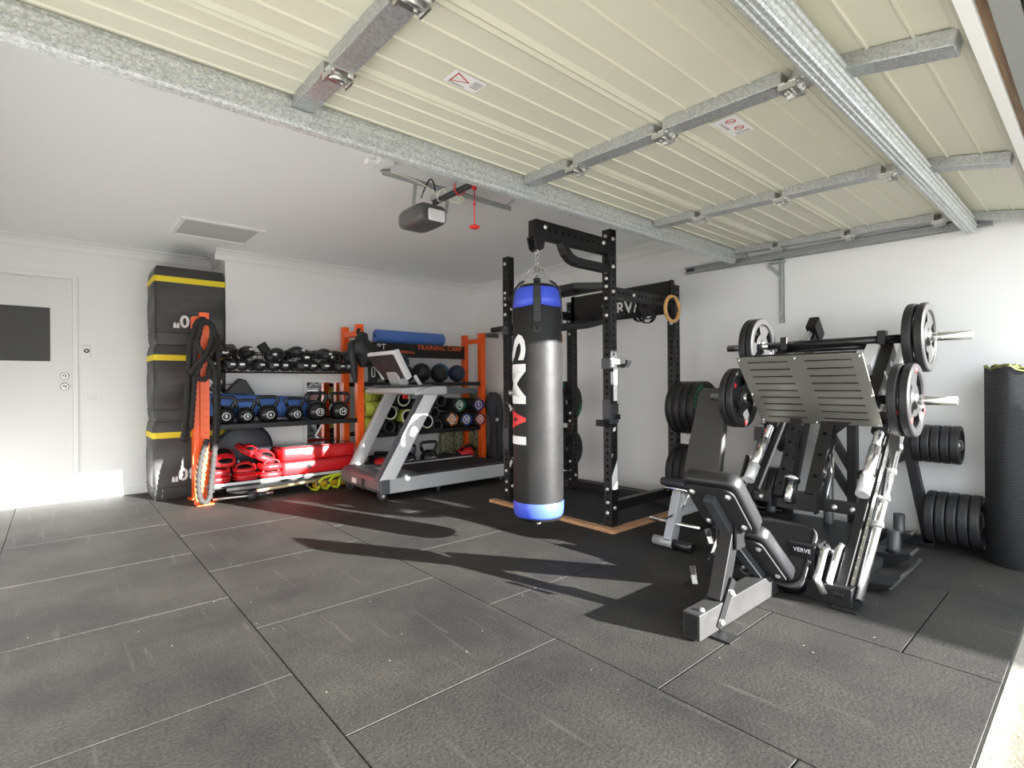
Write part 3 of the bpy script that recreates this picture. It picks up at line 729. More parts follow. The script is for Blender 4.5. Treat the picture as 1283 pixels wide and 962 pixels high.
# footplate with slots
FT = Vector((3.165, CY, 1.25)); FB = Vector((3.525, CY, .845)); fd = (FB-FT); FL = fd.length; fd.normalize(); fy = Vector((0, -1, 0)); fn = fd.cross(fy).normalized()
if fn.x > 0: fn = -fn
mb = MB()
def slab(x0, x1, l0, l1, t=.006):
    o = [FT + fy*x + fd*l + fn*q for q in (0, -t) for x, l in ((x0, l0), (x1, l0), (x1, l1), (x0, l1))]
    mb.add(o, [(0, 1, 2, 3), (7, 6, 5, 4), (0, 4, 5, 1), (1, 5, 6, 2), (2, 6, 7, 3), (3, 7, 4, 0)])
hw = .335; rows = 9; l = 0
pit = (FL-.09)/(rows-1)
for i in range(rows):
    lc = .04+i*pit
    slab(-hw, hw, l, lc-.006)
    for a, b in ((-hw, -hw+.055), (-.045, .045), (hw-.055, hw)): slab(a, b, lc-.006, lc+.006)
    l = lc+.006
slab(-hw, hw, l, FL)
fp = lp.part('footplate', mb, M_BRUSH, label='brushed steel slotted footplate')
back = MB(); pl = [FT + fy*x + fd*q - fn*(.03) for x, q in ((-.30, .02), (.30, .02), (.30, FL-.02), (-.30, FL-.02))]
back.add(pl+[p-fn*.02 for p in pl], [(0, 1, 2, 3), (7, 6, 5, 4), (0, 4, 5, 1), (1, 5, 6, 2), (2, 6, 7, 3), (3, 7, 4, 0)])
lp.part('footplate_backing', back, M_BLACKM)  # black backing added so the slots read dark from the front
lp.part('plate_screw', bolts(MB(), [FT+fy*x+fd*q for x, q in ((-.32, .015), (.32, .015), (0, .015), (0, FL-.015), (-.32, FL-.02), (.32, FL-.02), (.325, FL*.55), (-.325, FL*.55))], fn, .005), M_BOLT, parent=fp)
lp.part('footplate_bracket', MB().prism([(0, 0), (.14, 0), (0, .12)], FB+Vector((-.02, -.05, .02)), (0, -1, 0), (.2, 0, -1), .01), M_BLACK)
# carriage, loading sleeves
lp.part('carriage_frame', MB().bar((3.46, .885, .99), (3.80, .885, 1.30), .06, .09).bar((3.46, 1.495, .99), (3.80, 1.495, 1.30), .06, .09).bar((3.50, .86, .99), (3.50, 1.52, .99), .09, .09).bar((3.66, .9, 1.12), (3.66, 1.48, 1.12), .07, .12), M_BLACK, .004)
lp.part('carriage_box', MB().bar((3.60, .955, 1.17), (3.78, .955, 1.30), .07, .085), M_SILVERL, .004, label='pale grey box section')
lp.part('loading_bar', MB().cyl((3.49, .80, 1.0), (3.49, 1.60, 1.0), .027, 16), M_BLACKG)
for y in both(.80):
    s = -1 if y < CY else 1
    lp.part('plate_sleeve', MB().cyl((3.49, y, 1.0), (3.49, y+s*.28, 1.0), .0245, 18), M_CHROME)
lp.part('storage_bar', MB().cyl((3.78, .80, 1.355), (3.78, 1.58, 1.355), .027, 16).cyl((3.80, .98, 1.32), (3.80, 1.50, 1.32), .018, 12), M_BLACKG)
for y in both(.80):
    s = -1 if y < CY else 1
    lp.part('plate_sleeve', MB().cyl((3.78, y, 1.355), (3.78, y+s*.30, 1.355), .0245, 18), M_CHROME)
for y in (.915, 1.475):
    lp.part('bar_clamp', MB().box(3.745, 3.815, y-.022, y+.022, 1.32, 1.41), M_BLACK, .006)
# plates on the leg press
G1 = 'weight plates loaded on the leg press'
weight_plate(.2, .045, (3.49, .765, 1.0), 'inner of two plates on the right lower sleeve of the leg press', G1, .5)
weight_plate(.2, .045, (3.49, .71, 1.0), 'outer of two plates on the right lower sleeve, face in sunlight with red marks', G1, .2)
weight_plate(.2, .045, (3.49, 1.64, 1.0), 'plate with red marks facing the footplate on the left lower sleeve of the leg press', G1, 1.4)
weight_plate(.2, .045, (3.49, 1.69, 1.0), 'outermost plate on the left lower sleeve of the leg press', G1, .9)
weight_plate(.2, .046, (3.78, .76, 1.355), 'inner of two plates on the right end of the upper bar', G1, .3, marks=False)
weight_plate(.2, .046, (3.78, .705, 1.355), 'sunlit outer plate on the right end of the upper bar', G1, .8, marks=False)
weight_plate(.2, .046, (3.78, 1.64, 1.355), 'inner plate on the left end of the upper bar, above the footplate corner', G1, .6, marks=False)
weight_plate(.2, .046, (3.78, 1.69, 1.355), 'outer plate on the left end of the upper bar', G1, .1, marks=False)

# ------------------------------------------------------------------ plate tree against the right wall
t = Thing('plate_tree', 'black A-frame weight plate tree standing behind the leg press', 'plate rack', (4.41, 1.26, 0))
TX = 4.41
t.part('leg', MB().bar((TX, .81, .02), (TX, 1.0, 1.10), .06, .06), M_BLACK, .003)
t.part('leg', MB().bar((TX, 1.72, .02), (TX, 1.52, 1.10), .06, .06), M_BLACK, .003)
t.part('upright', MB().bar((TX, 1.255, .02), (TX, 1.255, 1.10), .07, .06), M_BLACK, .003)
t.part('top_beam', MB().bar((TX, .97, 1.10), (TX, 1.55, 1.10), .06, .06), M_BLACK, .003)
t.part('base_beam', MB().bar((TX, .78, .03), (TX, 1.75, .03), .06, .06), M_BLACK, .003)
t.part('brace', MB().bar((TX, 1.26, .45), (TX, 1.50, .90), .05, .05), M_BLACK)
t.part('brace', MB().bar((TX, 1.26, .25), (TX, 1.48, .62), .05, .05), M_BLACK)
t.part('brace', MB().bar((TX, 1.26, .40), (TX, .92, .60), .05, .05), M_BLACK)
for y0, y1, z in ((.95, .635, .685), (.86, .548, .205), (1.60, 1.90, .67), (1.66, 2.0, .24)):
    t.part('peg', MB().cyl((TX, y0, z), (TX, y1, z), .024, 14), M_STEEL)
G2 = 'weight plates stored on the plate tree'
ordn = ['innermost', 'second', 'third', 'fourth', 'outermost']
for i in range(5):
    weight_plate(.125, .046, (TX, .865-.05*i, .685), f'{ordn[i]} of five small plates on the upper right peg of the plate tree', G2, .3*i, marks=False)
    weight_plate(.168, .052, (TX, .79-.056*i, .205), f'{ordn[i]} of five larger plates on the lower right peg, beside the turf roll', G2, .5*i, marks=False)
for i in range(3):
    weight_plate(.125, .046 if i else .0461, (TX, 1.74-.05*i, .67), f'{["outermost", "middle", "innermost"][i]} of three small plates on the upper left peg of the plate tree', G2, .8+.3*i, marks=True)
for i in range(4):
    weight_plate(.168, .052, (TX, 1.90-.056*i, .24), f'{["outermost", "third", "second", "innermost"][i]} of four larger plates on the lower left peg of the plate tree', G2, .4*i, marks=False)

# ------------------------------------------------------------------ pushing sled
t = Thing('push_sled', 'black steel push sled with upright posts lying between leg press and wall', 'sled', (3.7, 1.2, 0))
def skid(x0, x1, y0, y1, h):
    # upturned ski: plan strip with a raised, bevelled tip at the camera end
    vs = [(x, y, z) for x in (x0, x1) for y, z in ((y1, 0), (y1, h), (y0+.10, h), (y0, h*1.3), (y0+.015, h*.9), (y0+.12, 0))]
    return MB().add(vs, [tuple(range(5, -1, -1)), tuple(range(6, 12))] + [(i, (i+1) % 6, 6+(i+1) % 6, 6+i) for i in range(6)])
t.part('runner', skid(3.20, 3.38, .74, 1.75, .05), M_BLACK, .003)
t.part('runner', skid(3.70, 3.86, .76, 1.95, .085), M_BLACK, .003)
t.part('runner', skid(4.20, 4.32, .86, 1.95, .085), M_BLACK, .003)
t.part('runner_edge', MB().box(3.21, 3.865, .745, .76, .04, .05).bar((3.70, .765, .105), (3.86, .765, .105), .012, .012).bar((4.20, .865, .105), (4.32, .865, .105), .012, .012), M_STEEL, label='worn bare steel edge')
t.part('deck', MB().box(3.36, 4.28, 1.02, 1.55, .088, .098), M_BLACK, .002)
t.part('cross_plate', MB().box(3.38, 3.72, .90, .98, .01, .06).box(3.86, 4.24, .92, 1.0, .01, .06), M_BLACKM)
for x, y, h, r in ((3.78, .865, .215, .033), (4.262, .945, .215, .033), (4.15, 1.335, .60, .032), (4.22, 1.76, .26, .032)):
    mb = MB().lathe((x, y, .08), (0, 0, 1), [(r, 0), (r, h-.08), (r*.78, h-.08), (r*.78, h-.14)], 20, caps=False)
    t.part('post', mb, M_DARKG)
    t.part('post_collar', MB().lathe((x, y, .085), (0, 0, 1), [(r*1.25, 0), (r*1.25, .012), (r, .014)], 20), M_BLACK)
t.part('eye_bolt', MB().tube([(3.95+.018*math.cos(a), 1.0, .12+.018*math.sin(a)) for a in [2*PI*i/10 for i in range(10)]], .004, 6, closed=True), M_STEEL)

# ------------------------------------------------------------------ roll of matting
t = Thing('turf_roll', 'tall standing roll of black rubber backed turf at the right wall', 'mat roll', (4.36, .372, 0))
RC = Vector((4.36, .372, 0)); mb = MB(); n = 150; vs = []
turns = 4.0
def spiral(f):
    a = f*turns*2*PI; r = .05+.128*f
    return RC + Vector((math.cos(a+.4)*r, math.sin(a+.4)*r, 0))
for zz in (0.0, 1.155):
    for i in range(n+1): vs.append(spiral(i/n)+Vector((0, 0, zz+(.012*math.sin(i*.9)+.02*(i % 37 < 18) if zz else 0))))
mb.add(vs, [(i, i+1, n+2+i, n+1+i) for i in range(n)], True)
o = t.part('rolled_sheet', mb, mat('ribbed_rubber', (.026, .027, .029), .62))
nt = o.data.materials[0].node_tree; tc = nt.nodes.new('ShaderNodeTexCoord'); wv = nt.nodes.new('ShaderNodeTexWave'); wv.bands_direction = 'Z'; wv.inputs['Scale'].default_value = 28
wv.inputs['Distortion'].default_value = 1.5; wv.inputs['Detail'].default_value = 1
nt.links.new(tc.outputs['Object'], wv.inputs['Vector']); bp = nt.nodes.new('ShaderNodeBump'); bp.inputs['Strength'].default_value = .6; bp.inputs['Distance'].default_value = .01
nt.links.new(wv.outputs['Fac'], bp.inputs['Height']); nt.links.new(bp.outputs[0], nt.nodes['Principled BSDF'].inputs['Normal'])
sm = o.modifiers.new('thickness', 'SOLIDIFY'); sm.thickness = .012
vs = []; mb = MB()
for i in range(n+1):
    p = spiral(i/n); q = (p-RC).normalized()
    h = 1.16+.012*math.sin(i*.9)+.02*(i % 37 < 18)
    vs += [p+q*-.012+Vector((0, 0, h)), p+q*.004+Vector((0, 0, h+.004)), p+q*-.012+Vector((0, 0, h+.012))]
mb.add(vs, [(3*i+j, 3*i+(j+1) % 3, 3*i+3+(j+1) % 3, 3*i+3+j) for i in range(n) for j in range(3)])
t.part('turf_edge', mb, M_TURF, label='green turf edge at the top of the roll')

# ------------------------------------------------------------------ lifting platform under the power rack
t = Thing('lifting_platform', 'low platform of wooden edging planks with black rubber under the power rack', 'platform', (3.6, 3.1, 0))
for b in ((3.06, 3.13, 2.40, 3.10), (3.06, 3.13, 3.105, 3.85), (3.135, 3.65, 2.40, 2.47), (3.655, 4.22, 2.40, 2.47), (4.15, 4.22, 2.475, 3.85)):
    t.part('plank', MB().box(b[0], b[1], b[2], b[3], 0, .028), M_WOOD, .003)
t.part('rubber_top', MB().box(3.135, 4.145, 2.475, 3.85, 0, .024), M_BLACKM, .002)
PZ = .028
# ------------------------------------------------------------------ power rack
pr = Thing('power_rack', 'black perforated power rack with bag arm and lettered crossmember', 'power rack', (3.62, 3.11, PZ))
FX, BX, NY, FY = 3.19, 4.06, 2.52, 3.70
for (x, y, h) in ((FX, NY, 2.27), (FX, FY, 2.285), (BX, NY-.01, 1.95), (BX, FY, 1.95)):
    u = pr.part('upright', perf(MB(), (x, y, PZ), (x, y, h), .075, pitch=.05, r=.0105), M_BLACK)
    pr.part('foot_plate', MB().box(x-.06, x+.06, y-.065, y+.065, PZ, PZ+.008), M_BLACK, .002, parent=u)
    zz = [.12, .20, .30, 1.62, 1.75, 1.84] + ([2.22, 1.90, 1.95] if h > 2.1 else [.72, .80])
    b = bolts(MB(), [(x-.0375, y+(.0 if i % 2 else .004), z) for i, z in enumerate(zz)], (-1, 0, 0), .013)
    bolts(b, [(x, y-.0375, z) for z in (.16, 1.80)], (0, -1, 0), .013)
    pr.part('bolt', b, M_BOLT, parent=u)
for y in (NY, FY):
    pr.part('side_member', perf(MB(), (FX+.0375, y, 1.80), (BX-.0375, y, 1.80), .06, .08, pitch=.05, r=.0105, up=(0, 0, 1)), M_BLACK)
    pr.part('side_member', MB().box(FX+.0375, BX-.0375, y-.03, y+.03, .13, .205), M_BLACK, .003)
    pr.part('bolt', bolts(MB(), [(3.46, y-.03, 1.80)], (0, -1, 0), .013), M_BOLT)
pr.part('rear_member', MB().box(BX-.03, BX+.03, NY, FY, .04, .11), M_BLACK, .003)
pr.part('rear_member', perf(MB(), (BX, NY+.03, 1.90), (BX, FY-.03, 1.90), .06, .075, r=.0105), M_BLACK)
# lettered crossmember
bn = pr.part('name_panel', MB().box(3.985, 3.995, 2.49, 3.64, 1.70, 1.985), M_BLACK, .002)
hl = MB()
for i in range(22):
    hl.lathe((3.985, 2.55+i*.05, 1.955), (-1, 0, 0), [(.0105, -.0), (.0105, .0008)], 8)
pr.part('hole_disc', hl, M_HOLE, parent=bn, kind='stuff')  # flat discs; the dark inside of holes is put into their colour
pr.text('name_print', 'VERVE', .155, M_WHITE, (3.985, 3.02, 1.80), (0, -1, 0), (0, 0, 1), bn, bold=.02)
for ya, yb in ((3.60, 3.64), (2.48, 2.50)): pr.part('panel_flange', MB().box(3.985, 4.03, ya, yb, 1.70, 1.99), M_BLACK)
# multi grip pull up frame between the front posts
mb = sweep(MB(), [(FX-.01, NY+.04, 1.855), (FX-.17, NY+.19, 1.855), (FX-.17, FY-.19, 1.855), (FX-.01, FY-.04, 1.855)], .045, .05, (0, 0, 1))
mb.bar((FX, NY+.0375, 1.85), (FX, FY-.0375, 1.85), .05, .05)
for y in (2.85, 3.0, 3.22, 3.37): mb.bar((FX-.17, y, 1.855), (FX, y, 1.855), .03, .03)
pr.part('pull_up_frame', mb, M_BLACK, .003)
# bag arm
arm = pr.part('bag_arm', perf(MB(), (2.385, NY, 2.135), (FX-.0375, NY, 2.135), .075, .11, pitch=.065, r=.0105, faces=(0, 2)), M_BLACK)
pts = [(2.665, NY, 2.10), (2.675, NY, 2.065), (2.70, NY, 2.025), (2.745, NY, 1.99), (2.80, NY, 1.975), (2.86, NY, 1.972), (FX-.0375, NY, 1.972)]
pr.part('arm_brace', sweep(MB(), pts, .06, .06, (0, 1, 0)), M_BLACK, .004)
pr.part('bag_lug', MB().prism([(-.05, .0), (.05, 0), (.03, -.075), (0, -.09), (-.03, -.075)], (2.43, NY-.03, 2.08), (1, 0, 0), (0, 0, 1), -.01).prism([(-.05, .0), (.05, 0), (.03, -.075), (0, -.09), (-.03, -.075)], (2.43, NY+.04, 2.08), (1, 0, 0), (0, 0, 1), -.01).cyl((2.43, NY-.04, 2.01), (2.43, NY+.04, 2.01), .01, 8), M_BLACK)
pr.part('bolt', bolts(bolts(MB(), [(2.47, NY-.0375, 2.15), (3.08, NY-.0375, 2.15)], (0, -1, 0), .014), [(FX, NY-.0375, 2.2), (FX, NY-.0375, 1.99)], (0, -1, 0), .014), M_BOLT)
# j hooks, saddle brackets, decals on the near front post
h1 = pr.part('bar_hook', MB().box(FX-.045, FX+.045, NY-.06, NY+.045, 1.225, 1.285).box(FX-.01, FX+.03, NY-.046, NY-.038, .97, 1.225), M_WHITE, .003, label='white bar hook on the near front post')
pr.part('hook_collar', MB().box(FX-.048, FX+.0, NY-.045, NY+.045, 1.215, 1.295), M_GREYP, .003, parent=h1)
pr.part('hook_lip', MB().bar((FX+.02, NY-.07, 1.235), (FX+.02, NY-.15, 1.235), .05, .03).bar((FX+.02, NY-.145, 1.235), (FX+.02, NY-.16, 1.275), .05, .025), M_BLACKG, .004, parent=h1)
s1 = pr.part('spotter_bracket', MB().box(FX-.05, FX-.037, NY-.035, NY+.035, .80, .985).box(FX-.05, FX+.045, NY-.045, NY-.0375, .80, .95), M_DARKG, .003)
pr.part('spotter_lip', MB().bar((FX-.05, NY+.0, .80), (FX-.13, NY+.0, .81), .07, .05).box(FX-.02, FX+.05, NY-.06, NY-.045, .83, .87), M_BLACK, .004, parent=s1)
for za, zb in ((1.56, 1.63), (.50, .70)): pr.part('safety_bracket', MB().box(FX-.05, FX-.037, FY-.035, FY+.035, za, zb), M_DARKG, .003)
dz = MB().prism([(-.033, 0), (.033, 0), (.033, .22), (-.033, .10)], (FX, NY-.0376, .30), (1, 0, 0), (0, 0, 1), .0012)
pr.part('decal', dz, M_WHITE, label='white decal low on the near front post')
pr.part('decal', MB().prism([(-.015, 0), (.015, .012), (.015, .04), (-.015, .028)], (FX, NY-.0376, .735), (1, 0, 0), (0, 0, 1), .0012), M_WHITE)
for za, la in ((.895, .42), (.36, .36)): pr.part('plate_peg', MB().cyl((BX, NY-.047, za), (BX, NY-la, za), .024, 14), M_STEEL)
for za in (.91, .42): pr.part('plate_peg', MB().cyl((BX, FY+.0375, za), (BX, FY+.34, za), .024, 14), M_STEEL)
G3 = 'bumper plates on the power rack pegs'
for i in range(4):
    bumper((BX, NY-.085-.066*i, .895), f'{["innermost", "second", "third", "green lettered outermost"][i]} bumper plate on the upper right peg of the power rack', G3, i == 3, 0)
for i in range(3):
    bumper((BX, NY-.085-.066*i, .36), f'{["innermost", "middle", "outermost"][i]} bumper plate on the lower right peg of the power rack', G3, False)
for z, w_ in ((.91, 'upper'), (.42, 'lower')):
    for i in range(3):
        bumper((BX, FY+.085+.066*i, z), f'{["nearest", "middle", "farthest"][i]} bumper plate on the {w_} left peg of the power rack behind the punching bag', G3, (i == 0 and z > .6))
# gym rings
def gym_ring(x, y, z, ztop, rot, label):
    t = Thing('gym_ring', label, 'gym ring', (x, y, z), 'wooden gym rings hung from the rack')
    nrm = Vector((math.sin(rot), -math.cos(rot), 0)); sx = Vector((math.cos(rot), math.sin(rot), 0)); R = .105
    t.part('ring', MB().tube([Vector((x, y, z))+sx*(R*math.cos(a))+Vector((0, 0, R*math.sin(a))) for a in [2*PI*i/36 for i in range(36)]], .0155, 12, closed=True), M_PLY)
    t.part('strap', MB().bar((x, y, z+R-.02), (x, y, ztop), .035, .006, up=nrm).box(x-.02, x+.02, y-.012, y+.012, z+R-.025, z+R+.012), M_BLACKM)
gym_ring(3.93, 2.44, 1.73, 1.86, 0.0, 'wooden gym ring hanging at the right rear corner of the power rack')
gym_ring(3.86, 3.76, 1.57, 1.78, 0.0, 'wooden gym ring half hidden behind the punching bag')
# resistance bands hanging over the side member
t = Thing('resistance_band', 'black resistance bands looped over the right side member of the power rack', 'exercise band', (3.66, 2.62, 1.84))
for k, (dx, dr, dep) in enumerate(((0, .0, .0), (.03, .02, .03), (-.03, -.015, .02))):
    pts = []
    for i in range(25):
        a = 2*PI*i/24; pts.append((3.80+dx+(.12+dr)*math.cos(a)*(1 if math.sin(a) < 0 else .8), 2.60+.03*k, 1.76+(.09+dep)*math.sin(a)-(.02 if math.sin(a) < 0 else 0)))
    t.part('band', sweep(MB(), pts, .03, .008, (0, 1, 0)), M_BLACKG)
t = Thing('hanging_strap', 'black straps slung between the rack crossmember and the punching bag', 'strap', (3.5, 3.35, 1.75))
t.part('strap', sweep(MB(), [(3.2+.78*s, 3.62-.25*s, 1.74-.10*math.sin(PI*s)) for s in [i/12 for i in range(13)]], .07, .02, (0, .3, .95)), M_BLACKM)
t.part('strap', sweep(MB(), [(3.25+.70*s, 3.50-.55*s, 1.70-.10*math.sin(PI*s)+.05*s) for s in [i/12 for i in range(13)]], .05, .015, (0, .3, .95)), M_BLACKM)
t.part('carabiner', MB().tube([(3.86+.02*math.cos(a), 3.03, 1.73+.05*math.sin(a)) for a in [2*PI*i/14 for i in range(14)]], .006, 6, closed=True), M_STEEL)

# ------------------------------------------------------------------ punching bag
BXc, BYc, BR = 2.425, 2.52, .166
bag = Thing('punching_bag', 'long black punching bag with blue bands and white lettering hung on chains', 'punching bag', (BXc, BYc, .20))
bag.part('bag_body', MB().lathe((BXc, BYc, 0), (0, 0, 1), [(.03, .215), (.10, .205), (.145, .215), (.160, .245), (BR-.002, .30), (BR, .40), (BR+.001, .9), (BR-.001, 1.3), (.158, 1.56), (.150, 1.66), (.140, 1.72), (.115, 1.755), (.06, 1.765)], 48), mat('bag_vinyl', (.010, .010, .0105), .5, spec=.22, noise=(5, .7, (.018, .018, .0175)), bump=(9, .25)))
bag.part('lower_band', MB().lathe((BXc, BYc, 0), (0, 0, 1), [(.1665, .335), (.1685, .33), (.168, .28), (.163, .25), (.156, .235), (.150, .236)], 48, caps=False), M_BLUEV, label='blue band round the foot of the bag')
tb = MB(); n = 40
for q in range(4):
    a0 = math.radians(226)+.16+q*PI/2; a1 = a0+PI/2-.32; L = []
    for zz, rr in ((1.60, .1605), (1.60, .1625), (1.66, .155), (1.72, .1455), (1.735, .133)):
        L.append([(BXc+rr*math.cos(a0+(a1-a0)*i/10), BYc+rr*math.sin(a0+(a1-a0)*i/10), zz+(.012*(abs(i-5)/5)**2 if zz < 1.61 else 0)) for i in range(11)])
    tb.add([p for r in L for p in r], [(i*11+j, i*11+j+1, (i+1)*11+j+1, (i+1)*11+j) for i in range(4) for j in range(10)], True)
bag.part('upper_band', tb, M_BLUEV, label='blue band round the top of the bag')
for q in range(4):
    a = math.radians(226)+q*PI/2; u = Vector((math.cos(a), math.sin(a), 0)); c = Vector((BXc, BYc, 0)); sd = Vector((-u.y, u.x, 0))
    st = bag.part('hanging_strap', sweep(MB(), [c+u*r+Vector((0, 0, z)) for r, z in ((.1665, 1.50), (.1625, 1.58), (.159, 1.66), (.148, 1.735), (.118, 1.772), (.085, 1.79))], .045, .008, sd), M_CANVAS)
    bag.part('ring', MB().tube([c+u*.085+sd*(.018*math.cos(g))+Vector((0, 0, 1.80+.018*math.sin(g))) for g in [2*PI*i/12 for i in range(12)]], .0035, 6, closed=True), M_STEEL, parent=st)
def chain(p0, p1, n, m):
    mb = MB(); p0 = Vector(p0); p1 = Vector(p1); d, s, t_ = frame(p1-p0); L = (p1-p0).length/n
    for i in range(n):
        c = p0+d*(L*(i+.5)); q = s if i % 2 else t_
        mb.tube([c+d*(L*.68*math.cos(g))+q*(.011*math.sin(g)) for g in [2*PI*k/10 for k in range(10)]], .0032, 5, closed=True)
    return mb
for q in range(4):
    a = math.radians(226)+q*PI/2; u = Vector((math.cos(a), math.sin(a), 0))
    bag.part('chain', chain(Vector((BXc, BYc, 1.815))+u*.085, (BXc+.004, BYc, 1.905), 5, None), M_STEEL)
bag.part('chain', chain((BXc, BYc, 1.90), (BXc+.004, BYc, 2.01), 5, None), M_STEEL)
bag.part('swivel', MB().ball((BXc, BYc, 1.905), .012, n=8, m=6), M_STEEL)
bag.part('bottom_ring', MB().tube([(BXc+.02*math.cos(g), BYc, .19+.02*math.sin(g)) for g in [2*PI*i/12 for i in range(12)]], .004, 6, closed=True), M_STEEL)
bag.part('logo_patch', MB().tube([Vector((BXc, BYc, 0))+Vector((math.cos(math.radians(226)+dx), math.sin(math.radians(226)+dx), 0))*.1655+Vector((0, 0, z)) for dx, z in ((-.12, 1.475), (-.11, 1.445), (0, 1.435), (.11, 1.445), (.12, 1.475))], .004, 6), M_VINYLG)
# vertical lettering, reading downwards
top_ang = math.radians(199); lh = .21
for ch, z0, z1, m in (('S', 1.425, 1.245, M_WHITE), ('M', 1.232, .975, M_WHITE), ('A', .955, .79, M_REDM), ('I', .765, .712, M_WHITE)):
    me = text_mesh(ch, .3, .02, 'LEFT', 1, True)
    X = [v.co.x for v in me.vertices]; Y = [v.co.y for v in me.vertices]; x0, x1, y0, y1 = min(X), max(X), min(Y), max(Y)
    for v in me.vertices:
        z = z0+(z1-z0)*(v.co.x-x0)/(x1-x0); a = top_ang - (1-(v.co.y-y0)/(y1-y0))*lh/BR
        v.co = Vector((BXc+(BR+.0022)*math.cos(a), BYc+(BR+.0022)*math.sin(a), z)) - bag.base
    me.materials.clear(); me.materials.append(m); ob = bpy.data.objects.new('letter', me); COL.objects.link(ob); ob.parent = bag.e
    if ch == 'A': ob['label'] = 'red letter on the bag'

# ------------------------------------------------------------------ adjustable bench
t = Thing('weight_bench', 'adjustable bench with upright dark backrest and silver front leg beside the power rack', 'bench', (3.5, 1.98, 0))
t.part('front_leg', MB().bar((3.095, 1.95, .05), (3.215, 1.95, .36), .06, .085, up=(1, 0, 0)), M_BENCH, .004)
t.part('leg_decal', MB().prism([(-.018, -.02), (.018, .006), (.018, .02), (-.018, -.006)], (3.095, 1.95, .21), (0, -1, 0), (.37, 0, .93), .0015), M_BLACKM)
t.part('foot_bar', MB().cyl((3.09, 2.07, .035), (3.09, 1.92, .035), .032, 16), M_BENCH)
t.part('foot_roller', MB().cyl((3.09, 1.92, .035), (3.09, 1.78, .035), .033, 16), M_BLACKG)
t.part('leg_roller_bar', MB().cyl((3.13, 2.13, .16), (3.13, 1.75, .16), .014, 12), M_CHROME)
t.part('main_beam', MB().bar((3.20, 1.95, .24), (3.62, 1.95, .24), .06, .08).bar((3.55, 1.95, .24), (4.05, 1.95, .06), .06, .08), M_BENCH, .004)
t.part('rear_foot', MB().cyl((4.05, 2.15, .035), (4.05, 1.75, .035), .032, 16), M_BLACKG)
t.part('adjuster', MB().box(3.20, 3.32, 1.905, 1.995, .27, .36).bar((3.30, 1.93, .37), (3.36, 1.86, .33), .04, .05), M_BENCH, .006)
t.part('seat_handle', MB().tube([(3.20, 2.03, .36), (3.16, 2.03, .385), (3.15, 1.95, .39), (3.16, 1.88, .385), (3.21, 1.86, .36)], .009, 8), M_CHROME)
t.part('pop_pin', MB().lathe((3.28, 1.865, .325), (-.2, -1, -.1), [(.011, 0), (.011, .02), (.02, .025), (.02, .05), (.012, .055)], 14), M_YELLOW, label='yellow pop pin')
t.part('seat_pad', MB().pad(rrect(0, .36, -.15, .15, .05), (3.17, 1.95, .40), (.95, 0, -.30), (0, 1, 0), .055, .015), M_VINYL)
bp_ = t.part('backrest', MB().pad([(0, -.145), (.62, -.115), (.66, -.09), (.66, .09), (.62, .115), (0, .145), (-.03, .12), (-.03, -.12)], (3.60, 1.98, .42), (.30, 0, .95), (0, 1, 0), .06, .014), mat('bench_vinyl', (.062, .061, .057), .45, bump=(220, .1)), label='dark grey upright backrest pad')
t.part('backrest_frame', MB().bar((3.66, 1.98, .40), (3.88, 1.98, 1.0), .05, .05, up=(1, 0, 0)), M_BENCH)
t.part('support_strut', MB().bar((3.75, 1.98, .62), (3.90, 1.98, .15), .04, .04, up=(1, 0, 0)), M_BENCH)

# ------------------------------------------------------------------ grip bar and shelf on the right wall beyond the rack
t = Thing('dip_bar', 'short bar with black foam grip sticking out past the left rack post', 'handle bar', (3.19, 3.74, 1.63))
t.part('grip', MB().cyl((3.205, 3.76, 1.632), (3.205, 3.96, 1.632), .024, 14), M_BLACKM)
t.part('bar', MB().cyl((3.205, 3.7375, 1.632), (3.205, 3.78, 1.632), .017, 12), M_STEEL)
t = Thing('wall_shelf', 'narrow grey glass shelf on the right wall behind the rack post', 'shelf', (4.5, 5.3, 1.78))
t.part('board', MB().box(4.36, WX, 4.95, 5.62, 1.785, 1.80), mat('grey_glass', (.36, .37, .34), .15))
t.part('bracket', MB().box(4.36, WX, 5.0, 5.02, 1.74, 1.785).box(4.36, WX, 5.55, 5.57, 1.74, 1.785), M_GREYP)

